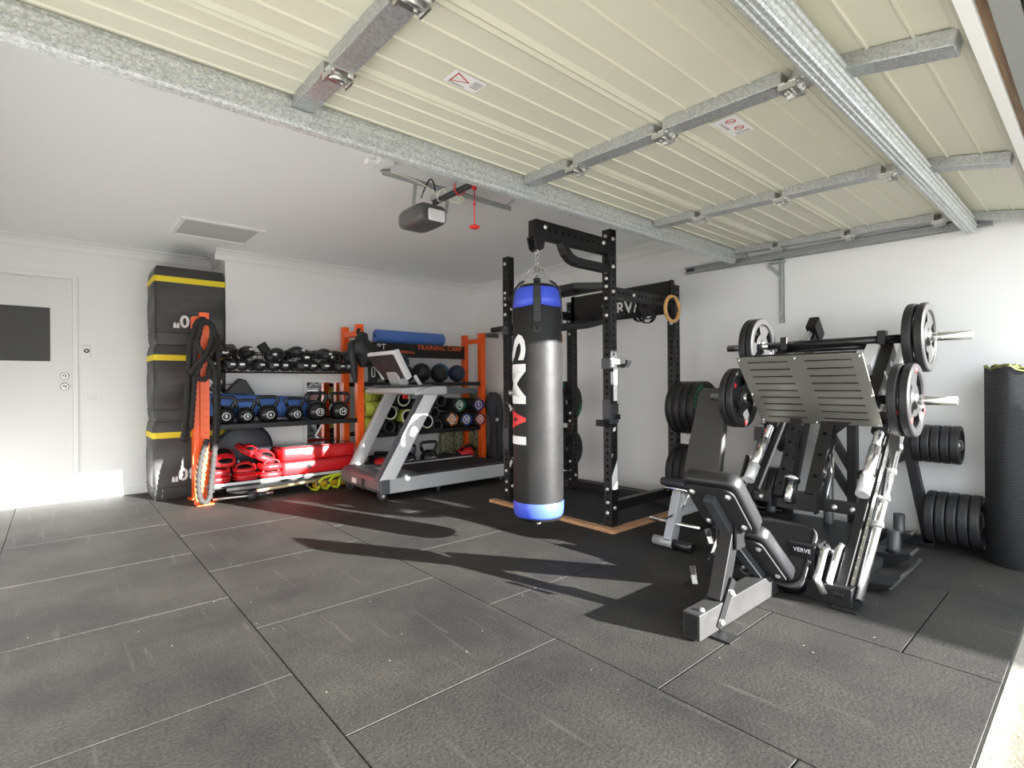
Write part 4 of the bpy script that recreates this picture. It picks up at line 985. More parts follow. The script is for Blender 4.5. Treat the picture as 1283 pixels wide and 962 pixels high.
# ------------------------------------------------------------------ soft plyo boxes
def soft_box(z0, z1, x0, x1, y0, y1, label, num, mode):
    t = Thing('plyo_box', label, 'soft box', ((x0+x1)/2, (y0+y1)/2, z0), 'stacked soft jump boxes')
    cx, cy = (x0+x1)/2, (y0+y1)/2; hx, hy = (x1-x0)/2, (y1-y0)/2
    pl = rrect(-hx, hx, -hy, hy, .03, 5); k = len(pl); nz = 12; vs = []
    for i in range(nz+1):
        f = i/nz; ins = .012*(abs(2*f-1)**14) - .006*math.sin(PI*f); z = z0+(z1-z0)*f
        for j, (x, y) in enumerate(pl):
            wv = .003*math.sin(j*1.7+i*1.1)
            vs.append((cx+x*(1-(ins+wv)/hx), cy+y*(1-(ins+wv)/hy), z))
    mb = MB().add(vs, [(i*k+j, i*k+(j+1) % k, (i+1)*k+(j+1) % k, (i+1)*k+j) for i in range(nz) for j in range(k)], True)
    mb.add(vs[:k], [tuple(range(k))]); mb.add(vs[-k:], [tuple(range(k))])
    t.part('cover', mb, M_BOXV)
    def hoop(za, zb, out): 
        v = []
        for z in (za, zb):
            for x, y in rrect(-hx-out, hx+out, -hy-out, hy+out, .033, 5): v.append((cx+x, cy+y, z))
        return MB().add(v, [(j, (j+1) % k, k+(j+1) % k, k+j) for j in range(k)], True)
    t.part('strap', hoop(z1-.155, z1-.098, .009), M_YELLOW, label='yellow strap')
    t.part('hem', hoop(z0+.115, z0+.122, .0085), M_BLACKM)
    t.part('zip', MB().box(x0-.004, x0+.006, y0+.06, y0+.066, z0+.05, z1-.03), M_GREYP)
    if mode == 0: t.text('number_print', num, .165, M_WHITE, ((x0+.255), y0-.009, z0+.24), (-1, 0, 0), (0, 0, -1), bold=.03)
    else: t.text('number_print', num, .17, M_WHITE, (x1-.10, y0-.009, z0+.31), (0, 0, -1), (1, 0, 0), bold=.03)
M_BOXV = mat('box_vinyl', (.040, .040, .039), .48, noise=(4, .6, (.055, .055, .052)), bump=(6, .45))
soft_box(0, .755, .71, 1.335, 6.08, 6.60, 'dark soft jump box on the floor, lowest of the stack beside the orange rack', '30"', 0)
soft_box(.757, 1.515, .72, 1.335, 6.09, 6.60, 'dark soft jump box in the middle of the stack beside the orange rack', '24"', 1)
soft_box(1.517, 2.285, .73, 1.338, 6.08, 6.60, 'dark soft jump box with yellow strap on top of the stack under the cornice', '30"', 0)

# ------------------------------------------------------------------ orange storage rack
sr = Thing('storage_rack', 'long orange and black gym storage rack along the stepped rear wall', 'storage rack', (2.65, 5.77, 0))
RY0, RY1 = 5.575, 5.955
for x in (1.045, 2.58, 4.32):
    for y in (RY0, RY1):
        h = 1.79
        u = sr.part('upright', perf(MB(), (x, y, .01), (x, y, h), .075 if y == RY0 else .07, pitch=.075, r=.011, faces=(1, 3) if x > 1.5 else (0, 1, 2, 3), depth=.015), M_ORANGE)
        sr.part('foot_plate', MB().box(x-.07, x+.07, y-.055, y+.055, 0, .012), M_ORANGE, .002, parent=u)
    for za in (1.66, .06): sr.part('end_brace', MB().box(x-.03, x+.03, RY0+.04, RY1-.04, za, za+.06), M_ORANGE, .003)
sr.part('end_channel', MB().box(.965, 1.006, 5.56, 5.62, .01, 1.74).box(.955, .97, 5.54, 5.62, 1.66, 1.75), M_ORANGE, .003)
def shelf(name, x0, x1, z, t=.05):
    o = sr.part(name, MB().box(x0, x1, RY0-.03, RY0-.0, z-t, z).box(x0, x1, RY1+.0, RY1+.03, z-t, z).box(x0, x1, RY0, RY1, z-.012, z-.004), M_BLACK, .003)
    return o
shelf('shelf', 1.05, 2.54, .74); shelf('shelf', 1.05, 2.54, .18)
sr.part('front_rail', MB().box(1.05, 2.54, RY0-.045, RY0-.031, .155, .182), M_SILVER, .003, label='silver front rail')
shelf('shelf', 2.62, 4.28, 1.14); shelf('shelf', 2.62, 4.28, .10)
sr.part('cradle_bar', MB().box(2.62, 4.28, RY0-.02, RY0+.01, .50, .55).box(2.62, 4.28, RY1-.02, RY1+.02, .50, .55).box(2.62, 4.28, RY0+.01, RY1-.02, .535, .545), M_BLACK, .003)
bn = sr.part('banner_panel', MB().box(2.625, 4.285, RY1-.045, RY1-.035, 1.455, 1.63), M_BLACK, .002)
sr.text('banner_print', 'TRAINING CAMP', .086, mat('orange_print', (.80, .13, .03), .5), (3.885, RY1-.045, 1.588), (1, 0, 0), (0, 0, 1), bn, bold=.015, spacing=1.1)
sr.text('banner_print', 'AD', .10, M_WHITE, (2.765, RY1-.045, 1.575), (1, 0, 0), (0, 0, 1), bn, bold=.02, spacing=1.1)
sr.text('banner_print', 'A', .10, MATS['orange_print'], (2.90, RY1-.045, 1.575), (1, 0, 0), (0, 0, 1), bn, bold=.02)
sr.text('banner_print', 'PT', .10, M_WHITE, (3.025, RY1-.045, 1.575), (1, 0, 0), (0, 0, 1), bn, bold=.02, spacing=1.15)
sr.text('banner_print', 'INDIVIDUAL', .05, MATS['orange_print'], (3.36, RY1-.045, 1.52), (1, 0, 0), (0, 0, 1), bn, bold=.015)
# wire basket
BZ0, BZ1 = 1.245, 1.435
bk = MB(); wr = .004
def wire(a, b, r=wr): bk.tube([a, b], r, 4, smooth=False)
for i in range(31):
    x = 1.055+i*(1.48/30)
    wire((x, 5.54, BZ0), (x, 5.54, BZ1)); wire((x, 5.54, BZ0), (x, 5.95, BZ0))
for z in (BZ0, BZ0+.063, BZ0+.127): wire((1.055, 5.54, z), (2.535, 5.54, z)); wire((1.055, 5.95, z), (2.535, 5.95, z))
for y in (5.64, 5.74, 5.84): wire((1.055, y, BZ0), (2.535, y, BZ0))
basket = sr.part('wire_basket', bk, M_BLACK)
sr.part('basket_rim', MB().tube([(1.055, 5.54, BZ1), (2.535, 5.54, BZ1), (2.535, 5.95, BZ1), (1.055, 5.95, BZ1)], .007, 8, closed=True).tube([(1.055, 5.54, BZ0), (2.535, 5.54, BZ0), (2.535, 5.95, BZ0), (1.055, 5.95, BZ0)], .006, 8, closed=True), M_BLACK, parent=basket)

# boxing gloves
GL = Thing('boxing_glove', 'proto', 'boxing glove', (0, 0, 0), 'boxing gloves in the wire basket', local=True)
GL.part('fist', MB().ball((0, -.04, .065), .075, (1.0, 1.25, .82), 14, 10).ball((0, -.075, .045), .06, (1.05, 1.0, .75), 12, 8), M_VINYL)
GL.part('thumb', MB().ball((.062, -.01, .055), .036, (.8, 1.7, .8), 10, 8, Matrix.Rotation(.35, 3, 'Z')), M_VINYL)
GL.part('cuff', MB().lathe((0, .035, .06), (0, 1, 0), [(.052, 0), (.046, .03), (.050, .09), (.044, .092), (.040, .03)], 16, caps=False), M_BLACKM)
GL.part('palm_print', MB().pad(rrect(-.022, .024, -.009, .011, .006, 3), (0, -.136, .062), (1, 0, 0), (0, .2, .98), .004, .001), M_WHITE, label='white print on the back of the glove')
gspots = [(1.14, 5.66, 1.375, .5, .1), (1.28, 5.68, 1.395, -.4, .2), (1.42, 5.67, 1.365, .3, -.3), (1.585, 5.66, 1.39, 1.35, 1.0), (1.735, 5.68, 1.375, -.5, .1), (1.885, 5.66, 1.385, .6, -.2),
          (2.03, 5.68, 1.365, -.3, .2), (2.18, 5.66, 1.38, .4, .0), (2.33, 5.68, 1.37, -.6, .15), (2.46, 5.70, 1.37, .2, .1)]
gw = ['first', 'second', 'third', 'fourth, upright', 'fifth', 'sixth', 'seventh', 'eighth', 'ninth', 'tenth']
for i, (x, y, z, rz, rx) in enumerate(gspots):
    lb_ = f'black boxing glove on top in the wire basket, {gw[i]} from the left'
    if i == 0: GL.e.location = (x, y, z); GL.e.rotation_euler = (rx, 0, rz); GL.e['label'] = lb_
    else: GL.dup((x, y, z), (rx, 0, rz), lb_)
for i in range(11):
    x = 1.12+i*.135
    GL.dup((x, 5.64+.02*(i % 2), BZ0+.006), (0, 0, .25*math.sin(i*2.3)), f'black boxing glove behind the basket wires, {(gw+["eleventh"])[i].split(",")[0]} from the left in the lower row')

# kettlebells
def kb_make(label, num, R, loc, group):
    t = Thing('kettlebell', label, 'kettlebell', loc, group)
    x, y, z = loc; s = R/.095
    t.part('bell', MB().lathe((x, y, z), (0, 0, 1), [(.055*s, 0), (.075*s, .012*s), (.093*s, .05*s), (.096*s, .085*s), (.088*s, .12*s), (.066*s, .152*s), (.03*s, .168*s), (.005*s, .17*s)], 24), M_BLACKG)
    pts = [(-.056, .13), (-.076, .165), (-.094, .205), (-.094, .23), (-.074, .246), (0, .25), (.074, .246), (.094, .23), (.094, .205), (.076, .165), (.056, .13)]
    t.part('handle', MB().tube([(x+a*s, y, z+b*s) for a, b in pts], [.021*s, .019*s, .017*s]+[.0165*s]*5+[.017*s, .019*s, .021*s], 10), M_BLACKG)
    yf = y-.0965*s; o = Vector((x, yf-.001, z+.075*s))
    def wr(px, pz): return Vector((x+px, y-math.sqrt(max(1e-6, (.099*s)**2-px*px)) + .25*max(0, abs(pz)-.01)**1*.4, z+.072*s+pz))
    mb = MB(); n = 20
    vs = [wr(r*math.cos(2*PI*i/n), r*math.sin(2*PI*i/n))+Vector((0, -.002, 0)) for r in (.031*s, .037*s) for i in range(n)]
    mb.add(vs, [(i, (i+1) % n, n+(i+1) % n, n+i) for i in range(n)])
    rg = t.part('ring_print', mb, M_WHITE)
    t.text('number_print', num, .045*s, M_WHITE, (0, 0, 0), (1, 0, 0), (0, 0, 1), wrap=lambda px, pz: wr(px, pz)+Vector((0, -.0025, 0)), bold=.015)
    return t
G4 = 'kettlebells on the middle shelf'
for i, (x, num, R, lab) in enumerate(((1.225, '8', .098, 'black kettlebell at the left end of the middle shelf behind the rope'), (1.415, '8', .086, 'black kettlebell with a silver worn handle, second on the middle shelf'),
        (1.625, '6', .097, 'black kettlebell in front of the blue roll, third on the middle shelf'), (1.89, '8', .09, 'smaller black kettlebell at the end of the blue roll, fourth on the shelf'),
        (2.12, '12', .108, 'largest black kettlebell in front of the mirror'), (2.375, '16', .106, 'black kettlebell beside the middle orange post'))):
    kb_make(lab, num, R, (x, 5.645, .741), G4)
# blue foam roll on the middle shelf
def foam_roll(name, label, a, b, r, m, cat='foam roller', hollow=True, group=None):
    a = Vector(a); b = Vector(b); t = Thing(name, label, cat, tuple(a), group)
    L = (b-a).length
    t.part('foam_body', MB().lathe(a, b-a, [(r-.008, 0), (r, .008), (r, L-.008), (r-.008, L)] + ([(r*.25, L), (r*.25, 0)] if hollow else []), 32, closed=hollow), m)
    for e, s in ((a, -1), (b, 1)):
        t.part('core', MB().lathe(e+(b-a).normalized()*(-.02 if s > 0 else .0), b-a, [(r*.25, .0), (r*.25, .02)], 14), M_BLACKM)
    return t
foam_roll('foam_roll', 'long blue foam roll lying behind the kettlebells on the middle shelf', (1.06, 5.86, .93), (2.10, 5.86, .865), .115, M_BLUE, 'foam roll')
foam_roll('foam_roll', 'long blue foam roller lying on top of the lettered banner', (2.99, 6.005, 1.715), (3.98, 6.005, 1.712), .082, M_BLUE, 'foam roll')
t = Thing('carry_bag', 'small black bag with loop handle resting on the blue roll', 'bag', (1.45, 5.88, 1.03))
t.part('bag_body', MB().prism([(-.16, 0), (.13, 0), (.045, .145), (-.02, .165), (-.08, .10)], (1.43, 5.92, 1.02), (1, 0, 0), (0, 0, 1), .09), M_CANVAS, .012)
t.part('loop_handle', sweep(MB(), [(1.32, 5.88, 1.04), (1.27, 5.88, 1.09), (1.28, 5.88, 1.12), (1.35, 5.88, 1.125)], .03, .008, (0, 1, 0)), M_BLACKM)
# mirror on the wall
t = Thing('wall_mirror', 'white framed mirror leaning on the wall behind the shelves', 'mirror', (2.36, 6.06, .35))
fm = MB()
for b in ((2.13, 2.60, .36, .40), (2.13, 2.60, 1.14, 1.18), (2.13, 2.17, .40, 1.14), (2.56, 2.60, .40, 1.14)): fm.box(b[0], b[1], 6.058, 6.084, b[2], b[3])
t.part('frame', fm, M_TRIM, .004)
t.part('glass', MB().box(2.17, 2.56, 6.066, 6.07, .40, 1.14), M_MIRROR)

# red focus pads and strike shields on the lower shelf
FP = Thing('focus_pad', 'proto', 'focus pad', (0, 0, 0), 'red focus pads on the lower shelf', local=True)
FP.part('pad_body', MB().pad(rrect(-.105, .105, -.115, .115, .075, 6), (0, 0, .0), (1, 0, 0), (0, 1, 0), .062, .02), M_RED)
FP.part('pad_face', MB().pad(rrect(-.085, .085, -.095, .095, .065, 6), (0, 0, .060), (1, 0, 0), (0, 1, 0), .006, .003), M_BLACKG, label='black pad face')
FP.part('piping', MB().tube([(x, y, .031) for x, y in rrect(-.107, .107, -.117, .117, .077, 6)], .004, 6, closed=True), M_BLACKM)
FP.part('wrist_strap', sweep(MB(), [(.075*math.cos(a), -.035, .058+.045*math.sin(a)) for a in [PI*i/12 for i in range(13)]], .055, .01, (0, 1, 0)), M_RED)
fps = [((1.17, 5.665, .18), (0, 0, .05), 'lowest of two red focus pads stacked at the left end of the lower shelf'),
       ((1.175, 5.665, .247), (0, 0, -.1), 'upper of two red focus pads stacked at the left end of the lower shelf'),
       ((1.215, 5.69, .385), (.75, .05, .1), 'red focus pad with arched strap leaning on top of the left stack'),
       ((1.405, 5.665, .18), (0, 0, .1), 'lowest red focus pad in the middle stack of the lower shelf'),
       ((1.41, 5.68, .255), (.18, 0, -.2), 'upper red focus pad in the middle stack of the lower shelf'),
       ((1.635, 5.645, .18), (0, 0, .0), 'lowest sunlit red focus pad in the right stack'),
       ((1.64, 5.65, .262), (.05, 0, .1), 'upper sunlit red focus pad in the right stack'),
       ((1.585, 5.71, .36), (.3, .35, .2), 'red focus pad tilted on top of the right stack'),
       ((1.45, 5.80, .42), (.35, .45, .4), 'red focus pad lying at the back above the others')]
for i, (l, r, lab) in enumerate(fps):
    if i == 0: FP.e.location = l; FP.e.rotation_euler = r; FP.e['label'] = lab
    else: FP.dup(l, r, lab)
for i, z in enumerate((.18, .327)):
    t = Thing('strike_shield', ['lower', 'upper'][i]+' of two long red strike shields stacked on the lower shelf', 'strike shield', (2.12, 5.75, z), 'red strike shields on the lower shelf')
    t.part('shield_body', MB().pad(rrect(1.74, 2.52, 5.565, 5.93, .035, 4), (0, 0, z), (1, 0, 0), (0, 1, 0), .142, .018), M_RED)
    t.part('seam', MB().tube([(x, y, z+.126) for x, y in rrect(1.7385, 2.5215, 5.5635, 5.9315, .036, 4)], .003, 6, closed=True), M_BLACKM)
    if i: t.part('top_panel', MB().pad(rrect(1.76, 2.50, 5.585, 5.91, .03, 4), (0, 0, z+.141), (1, 0, 0), (0, 1, 0), .005, .002), M_BLACKG, label='black top panel')
    t.part('corner_tab', MB().prism([(0, 0), (.07, .0), (.03, .05)], (1.97, 5.5635, z+.06), (1, 0, 0), (0, 0, 1), .002), M_WHITE if i else M_BLACKM)
t = Thing('balance_disc', 'large dark round cushion standing behind the red pads', 'cushion', (1.48, 5.90, .18))
t.part('disc_body', MB().lathe((1.47, 5.86, .45), (0, 1, .12), [(.02, 0), (.24, .0), (.268, .03), (.24, .06), (.02, .06)], 36), mat('navy_vinyl', (.03, .035, .045), .5, bump=(20, .2)))
t.part('disc_rim', MB().tube([(1.47+.268*math.cos(a), 5.885+.0-.03*math.sin(a), .453+.266*math.sin(a)) for a in [2*PI*i/36 for i in range(36)]], .006, 6, closed=True), M_BLACKM)

# things on the floor under the left bay
t = Thing('barbell', 'steel barbell lying on the floor under the lower shelf', 'barbell', (1.45, 5.50, .0))
t.part('shaft', MB().cyl((1.10, 5.52, .045), (1.62, 5.47, .045), .014, 12), M_STEEL)
t.part('sleeve_end', MB().lathe((1.40, 5.49, .045), (1, -.1, 0), [(.02, 0), (.045, .0), (.045, .07), (.02, .07)], 20).cyl((1.47, 5.484, .045), (1.56, 5.475, .045), .026, 14), M_DARKG)
t = Thing('wooden_pole', 'pale wooden pole lying under the lower shelf beside the lime hurdles', 'pole', (1.8, 5.6, 0))
t.part('pole', MB().cyl((1.50, 5.60, .06), (2.35, 5.62, .10), .016, 12), M_POLE)
for i in range(3):
    t = Thing('agility_hurdle', ['front', 'middle', 'rear'][i]+' of three lime green bent tube hurdles under the strike shields', 'hurdle', (2.15+.07*i, 5.52, 0), 'lime agility hurdles')
    x = 2.05+.11*i
    t.part('frame_tube', MB().tube([(x-.10, 5.45, .075), (x-.05, 5.46, .03), (x, 5.47, .014), (x+.025, 5.48, .03), (x+.04, 5.50, .09), (x+.09, 5.51, .125), (x+.20, 5.53, .14), (x+.38-.1*i, 5.56, .145)], .013, 10), M_LIME)
    t.part('foot_cap', MB().cyl((x-.112, 5.448, .088), (x-.096, 5.451, .071), .0145, 10), M_DARKG)
t = Thing('aerobic_block', 'amber yellow block lying behind the lime hurdles', 'block', (2.30, 5.66, 0))
t.part('block', MB().bar((2.10, 5.68, .035), (2.60, 5.68, .035), .10, .07), M_AMBER, .01)
t.part('ridge', MB().bar((2.10, 5.628, .045), (2.60, 5.628, .045), .006, .012), M_YELLOW)

# ------------------------------------------------------------------ right bay
G5 = 'medicine balls on the upper shelf'
def med_ball(c, r, m, label, num=None):
    t = Thing('medicine_ball', label, 'medicine ball', (c[0], c[1], c[2]-r), G5)
    t.part('ball_body', MB().ball(c, r, n=28, m=18), m)
    sm_ = MB(); c = Vector(c)
    for ax in range(3):
        u = [Vector((1, 0, 0)), Vector((0, 1, 0)), Vector((0, 0, 1))]; p, q = u[ax], u[(ax+1) % 3]
        sm_.tube([c+(p*math.cos(a)+q*math.sin(a))*(r*1.001) for a in [2*PI*i/28 for i in range(28)]], .0022, 5, closed=True)
    t.part('seam', sm_, M_BLACKM)
    if num:
        dcam = (Vector((0.3, -1, .05))).normalized(); ux = Vector((1, .3, 0)).normalized(); uz = Vector((0, 0, 1))
        t.text('number_print', num, .055, M_WHITE, tuple(c+dcam*(r+.001)), ux, uz, bold=.02)
SH = 1.141
med_ball((3.03, 5.76, SH+.125), .125, mat('dimpled_black', (.018, .018, .018), .6, bump=(120, .5)), 'large black medicine ball with white print at the left of the upper shelf', '6')
med_ball((3.265, 5.88, SH+.245), .115, M_NAVY, 'navy medicine ball stacked higher behind the treadmill display', None)
med_ball((3.50, 5.76, SH+.12), .12, MATS['dimpled_black'], 'black medicine ball in the middle of the upper shelf', None)
med_ball((3.735, 5.72, SH+.108), .108, MATS['dimpled_black'], 'black medicine ball in front of the blue one', None)
med_ball((3.87, 5.90, SH+.125), .125, M_BLUEB, 'blue medicine ball at the back of the upper shelf', None)
med_ball((4.03, 5.74, SH+.112), .112, M_NAVY, 'dark navy medicine ball at the right end of the upper shelf', None)
med_ball((3.26, 5.715, SH+.098), .098, M_BLACKM, 'small black ball between the large black ball and its neighbour', None)
t = Thing('hanging_bag', 'black kit bag with a pale loop hanging on the middle orange post', 'bag', (2.60, 5.48, 1.1))
def lump(secs, n=16):
    vs = []; 
    for i, (x, y, z, rx, ry, sk) in enumerate(secs):
        for j in range(n):
            a = 2*PI*j/n; q = 1+.10*math.sin(3*a+i*1.3)+.06*math.sin(5*a-i*2.1)
            vs.append((x+rx*q*math.cos(a), y+ry*q*math.sin(a), z+sk*math.cos(a)))
    k = len(secs)
    return MB().add(vs, [(i*n+j, i*n+(j+1) % n, (i+1)*n+(j+1) % n, (i+1)*n+j) for i in range(k-1) for j in range(n)], True).add(vs[:n], [tuple(range(n))]).add(vs[-n:], [tuple(range(n))])
t.part('bag_body', lump([(2.575, 5.49, 1.70, .025, .02, 0), (2.565, 5.48, 1.66, .07, .045, .015), (2.545, 5.47, 1.585, .085, .06, .03), (2.57, 5.47, 1.50, .135, .075, .05), (2.62, 5.47, 1.43, .15, .08, -.03), (2.62, 5.48, 1.37, .105, .07, -.02), (2.60, 5.49, 1.31, .05, .04, 0)]), M_CANVAS)
t.part('flap', lump([(2.66, 5.48, 1.56, .03, .03, 0), (2.72, 5.48, 1.52, .05, .04, .03), (2.78, 5.49, 1.45, .055, .035, .03), (2.80, 5.50, 1.39, .03, .03, 0)], 12), M_CANVAS)
t.part('flap', lump([(2.47, 5.48, 1.60, .02, .02, 0), (2.445, 5.475, 1.54, .045, .04, -.02), (2.45, 5.475, 1.44, .05, .045, .0), (2.47, 5.48, 1.36, .04, .035, .02), (2.485, 5.49, 1.22, .035, .03, 0), (2.50, 5.50, 1.13, .02, .02, 0)], 12), M_CANVAS)
t.part('hanging_strap', sweep(MB(), [(2.56, 5.53, 1.74), (2.53, 5.50, 1.70), (2.55, 5.48, 1.62), (2.58, 5.46, 1.55)], .04, .008, (1, 0, 0)), M_BLACKM)
t = Thing('strap_bundle', 'black strap bundle with white loop hanging beside the big medicine ball', 'strap', (2.74, 5.56, 1.14))
t.part('strap', lump([(2.73, 5.6, 1.40, .05, .03, 0), (2.76, 5.59, 1.32, .075, .04, 0), (2.76, 5.59, 1.20, .07, .04, 0), (2.75, 5.6, 1.145, .05, .03, 0)], 12), M_BLACKM)
t.part('white_loop', MB().tube([(2.73+x, 5.535, 1.255+z) for x, z in rrect(-.018, .018, -.055, .055, .016, 4)], .005, 6, closed=True), M_WHITE, label='white loop')

# lime foam rollers, hollow tubes
G6 = 'lime foam rollers on the cradle'
def ribbed(name, a, b, r, m, label, group, cat='foam roller', ring=None):
    a = Vector(a); b = Vector(b); L = (b-a).length; t = Thing(name, label, cat, tuple(a), group)
    ri = r*.74; pf = [(ri, 0)]
    nseg = 5
    for i in range(nseg):
        z0 = L*i/nseg; z1 = L*(i+1)/nseg
        pf += [(r*.94, z0+.001), (r, z0+.012), (r, z1-.012), (r*.94, z1-.001)]
    pf += [(ri, L)]
    t.part('foam_body', MB().lathe(a, b-a, pf, 28, closed=True), m)
    t.part('shade_lining', MB().lathe(a+(b-a).normalized()*.004, b-a, [(ri-.001, 0), (ri-.001, L-.02), (.001, L-.02)], 24, caps=False), M_HOLE)  # added near-black liner, paints the shade inside the hollow roller
    t.part('end_ring', MB().lathe(a-(b-a).normalized()*.004, b-a, [(r*.76, 0), (r*.93, 0), (r*.95, .006), (r*.76, .02)], 28, closed=True), ring or M_DARKG)
    return t
for (x, z, yw, lab) in ((2.665, .99, .10, 'lime foam roller at the top left of the cradle'), (2.69, .835, -.02, 'lime foam roller in the middle left of the cradle, largest in view'), (2.665, .655, .05, 'lime foam roller lowest at the left of the cradle')):
    t = foam_roll('foam_roller', lab, (x-.05, 5.62, z), (x+.26, 5.72+yw, z-.01), .088, M_LIMEF, group=G6)
    a = Vector((x-.05, 5.62, z)); b = Vector((x+.26, 5.72+yw, z-.01))
    for f in (.3, .5, .7): t.part('groove', MB().lathe(a+(b-a)*f, b-a, [(.0875, 0), (.0885, .001), (.0885, .009), (.0875, .010)], 28, caps=False), M_BLACKM)
for (x, z, m, lab) in ((3.10, .935, M_RUBBER, 'hollow roller with cream ring end, upper left of the tubes'), (2.925, .785, M_RUBBER, 'hollow roller with cream ring end, at the left'), (3.155, .73, M_LIMEF, 'lime roller with cream ring end between the treadmill posts'), (3.42, .655, M_RUBBER, 'hollow roller with cream ring end right of the near treadmill post')):
    t = ribbed('foam_roller', (x, 5.50, z), (x, 5.90, z), .088, M_LIMEF if m is M_LIMEF else mat('black_foam', (.017, .017, .018), .8), lab, 'hollow foam rollers with ring ends', ring=M_CREAM)
for (x, z, lab) in ((3.64, .90, 'black rolled mat, upper right of the rollers'), (3.545, .755, 'black rolled mat below the upper one'), (3.59, .60, 'black rolled mat lowest beside the orange ended bag'), (3.30, .86, 'black rolled mat hidden behind the near treadmill post'),
                    (2.93, .62, 'black rolled mat under the ring ended roller at the left'), (3.12, .60, 'black rolled mat between the treadmill posts')):
    ribbed('rolled_mat', (x, 5.53, z), (x, 5.90, z), .075, MATS['black_foam'], lab, 'black rolled mats on the cradle', 'rolled mat')
# weighted bags with coloured round ends
for (x, z, r, m, num, lab, yy) in ((3.885, .845, .088, M_TEAL, '10', 'black weighted bag with green end', 5.48), (4.19, .838, .088, M_PURPLE, '5', 'black weighted bag with purple end', 5.48),
                        (3.765, .668, .09, M_ORF, '15', 'black weighted bag with orange end', 5.48), (3.99, .655, .09, M_BLUEF, '20', 'black weighted bag with blue end', 5.48), (4.22, .648, .09, M_REDF, '25', 'black weighted bag with red end', 5.49)):
    t = Thing('weighted_bag', lab, 'weighted bag', (x, yy, z-r), 'weighted bags on the cradle')
    t.part('bag_body', MB().lathe((x, yy, z), (0, 1, 0), [(r*.90, 0), (r, .02), (r*1.02, .1), (r*1.02, .32), (r, .40), (r*.9, .42)], 24), M_CANVAS)
    t.part('end_panel', MB().lathe((x, yy-.003, z), (0, 1, 0), [(.002, 0), (r*.9, 0), (r*.96, .012), (r*.9, .02)], 24, caps=False), M_CANVAS)
    t.part('end_stripe', MB().box(x-.022, x+.022, yy-.006, yy-.003, z-r*.88, z+r*.88).box(x-r*.88, x+r*.88, yy-.0055, yy-.003, z-.018, z+.018), m, label='coloured stripe')
    n = 24; vs = [(x+q*math.cos(2*PI*i/n), yy-.0075, z+q*math.sin(2*PI*i/n)) for q in (r*.50, r*.62) for i in range(n)]
    t.part('ring_print', MB().add(vs, [(i, (i+1) % n, n+(i+1) % n, n+i) for i in range(n)]), M_WHITE)
    t.text('number_print', num, .07, M_WHITE, (x, yy-.0075, z), (1, 0, 0), (0, 0, 1), bold=.03)
    t.part('end_handle', sweep(MB(), [(x+.035, yy-.004, z-.07), (x+.06, yy-.025, z-.04), (x+.075, yy-.025, z+.02), (x+.06, yy-.004, z+.06)], .02, .006, (0, 1, 0)), m)
# lower shelf of the right bay
kb_make('black kettlebell with rounded handle under the rollers behind the treadmill deck', '16', .115, (3.475, 5.56, .10), 'kettlebells on the floor shelf')
kb_make('black kettlebell partly behind the near treadmill post', '12', .105, (3.20, 5.60, .10), 'kettlebells on the floor shelf')
for i, (x, y, rz) in enumerate(((3.72, 5.60, .5), (3.88, 5.66, -.3), (3.04, 5.62, .2))):
    t = Thing('dumbbell', ['black dumbbell on the floor shelf right of the kettlebell', 'second black dumbbell on the floor shelf near the red cushion', 'black dumbbell left of the kettlebells on the floor shelf'][i], 'dumbbell', (x, y, .10), 'dumbbells on the floor shelf')
    d = Vector((math.cos(rz), math.sin(rz), 0)); c = Vector((x, y, .165))
    t.part('grip', MB().cyl(c-d*.07, c+d*.07, .016, 10), M_STEEL)
    for s in (-1, 1): t.part('head', MB().lathe(c+d*(s*.06), d*s, [(.04, 0), (.065, .01), (.065, .06), (.05, .075)], 8, smooth=False), M_RUBBER)
t = Thing('red_cushion', 'small red and black pad on the floor shelf by the right post', 'pad', (4.08, 5.62, .10))
t.part('pad_body', MB().ball((4.08, 5.62, .20), .10, (1.2, 1, .95), 18, 12), M_RED)
t.part('pad_strap', MB().tube([(3.96, 5.56, .25), (4.02, 5.52, .31), (4.1, 5.515, .31), (4.18, 5.55, .25)], .018, 8), M_BLACKM)
t = Thing('red_glove', 'single red boxing glove on the floor shelf behind the treadmill hood', 'boxing glove', (2.78, 5.56, .10))
t.part('fist', MB().ball((2.83, 5.55, .20), .085, (1.35, 1, .8), 16, 10), M_RED)
t.part('cuff', MB().lathe((2.74, 5.56, .185), (-1, 0, -.1), [(.055, 0), (.05, .03), (.055, .10)], 16), M_BLACKM)
t = Thing('battle_rope_coil', 'coil of dark straps and gloves heaped on the floor shelf left of the kettlebell', 'straps', (2.93, 5.70, .10))
t.part('coil', MB().tube([(2.93+.14*math.cos(a), 5.74+.11*math.sin(a), .14+.014*a/2) for a in [i*.35 for i in range(60)]], .022, 7), M_BLACKM)
for i, (x0, x1, z1) in enumerate(((3.93, 4.12, .52), (4.14, 4.28, .50), (4.36, 4.55, 1.06))):
    t = Thing('patterned_cushion', ['patterned beige cushion standing behind the left of the lower bay', 'patterned beige cushion standing in the middle behind the right post', 'tall patterned rolled rug standing in the corner right of the rack'][i], 'cushion', ((x0+x1)/2, 6.0, 0), 'patterned cushions by the wall')
    z0 = .102 if i < 2 else 0
    t.part('cover', MB().pad(rrect(x0, x1, 5.93 if i < 2 else 5.75, 6.05, .03, 4), (0, 0, z0), (1, 0, 0), (0, 1, 0), z1-z0, .02), M_CAMO)
    t.part('trim', MB().tube([(x, y, z1-.02) for x, y in rrect(x0-.001, x1+.001, (5.93 if i < 2 else 5.75)-.001, 6.051, .03, 4)], .005, 6, closed=True), M_CARD)
t = Thing('kit_bag', 'long black kit bag slumped upright right of the orange rack', 'bag', (4.47, 5.45, 0))
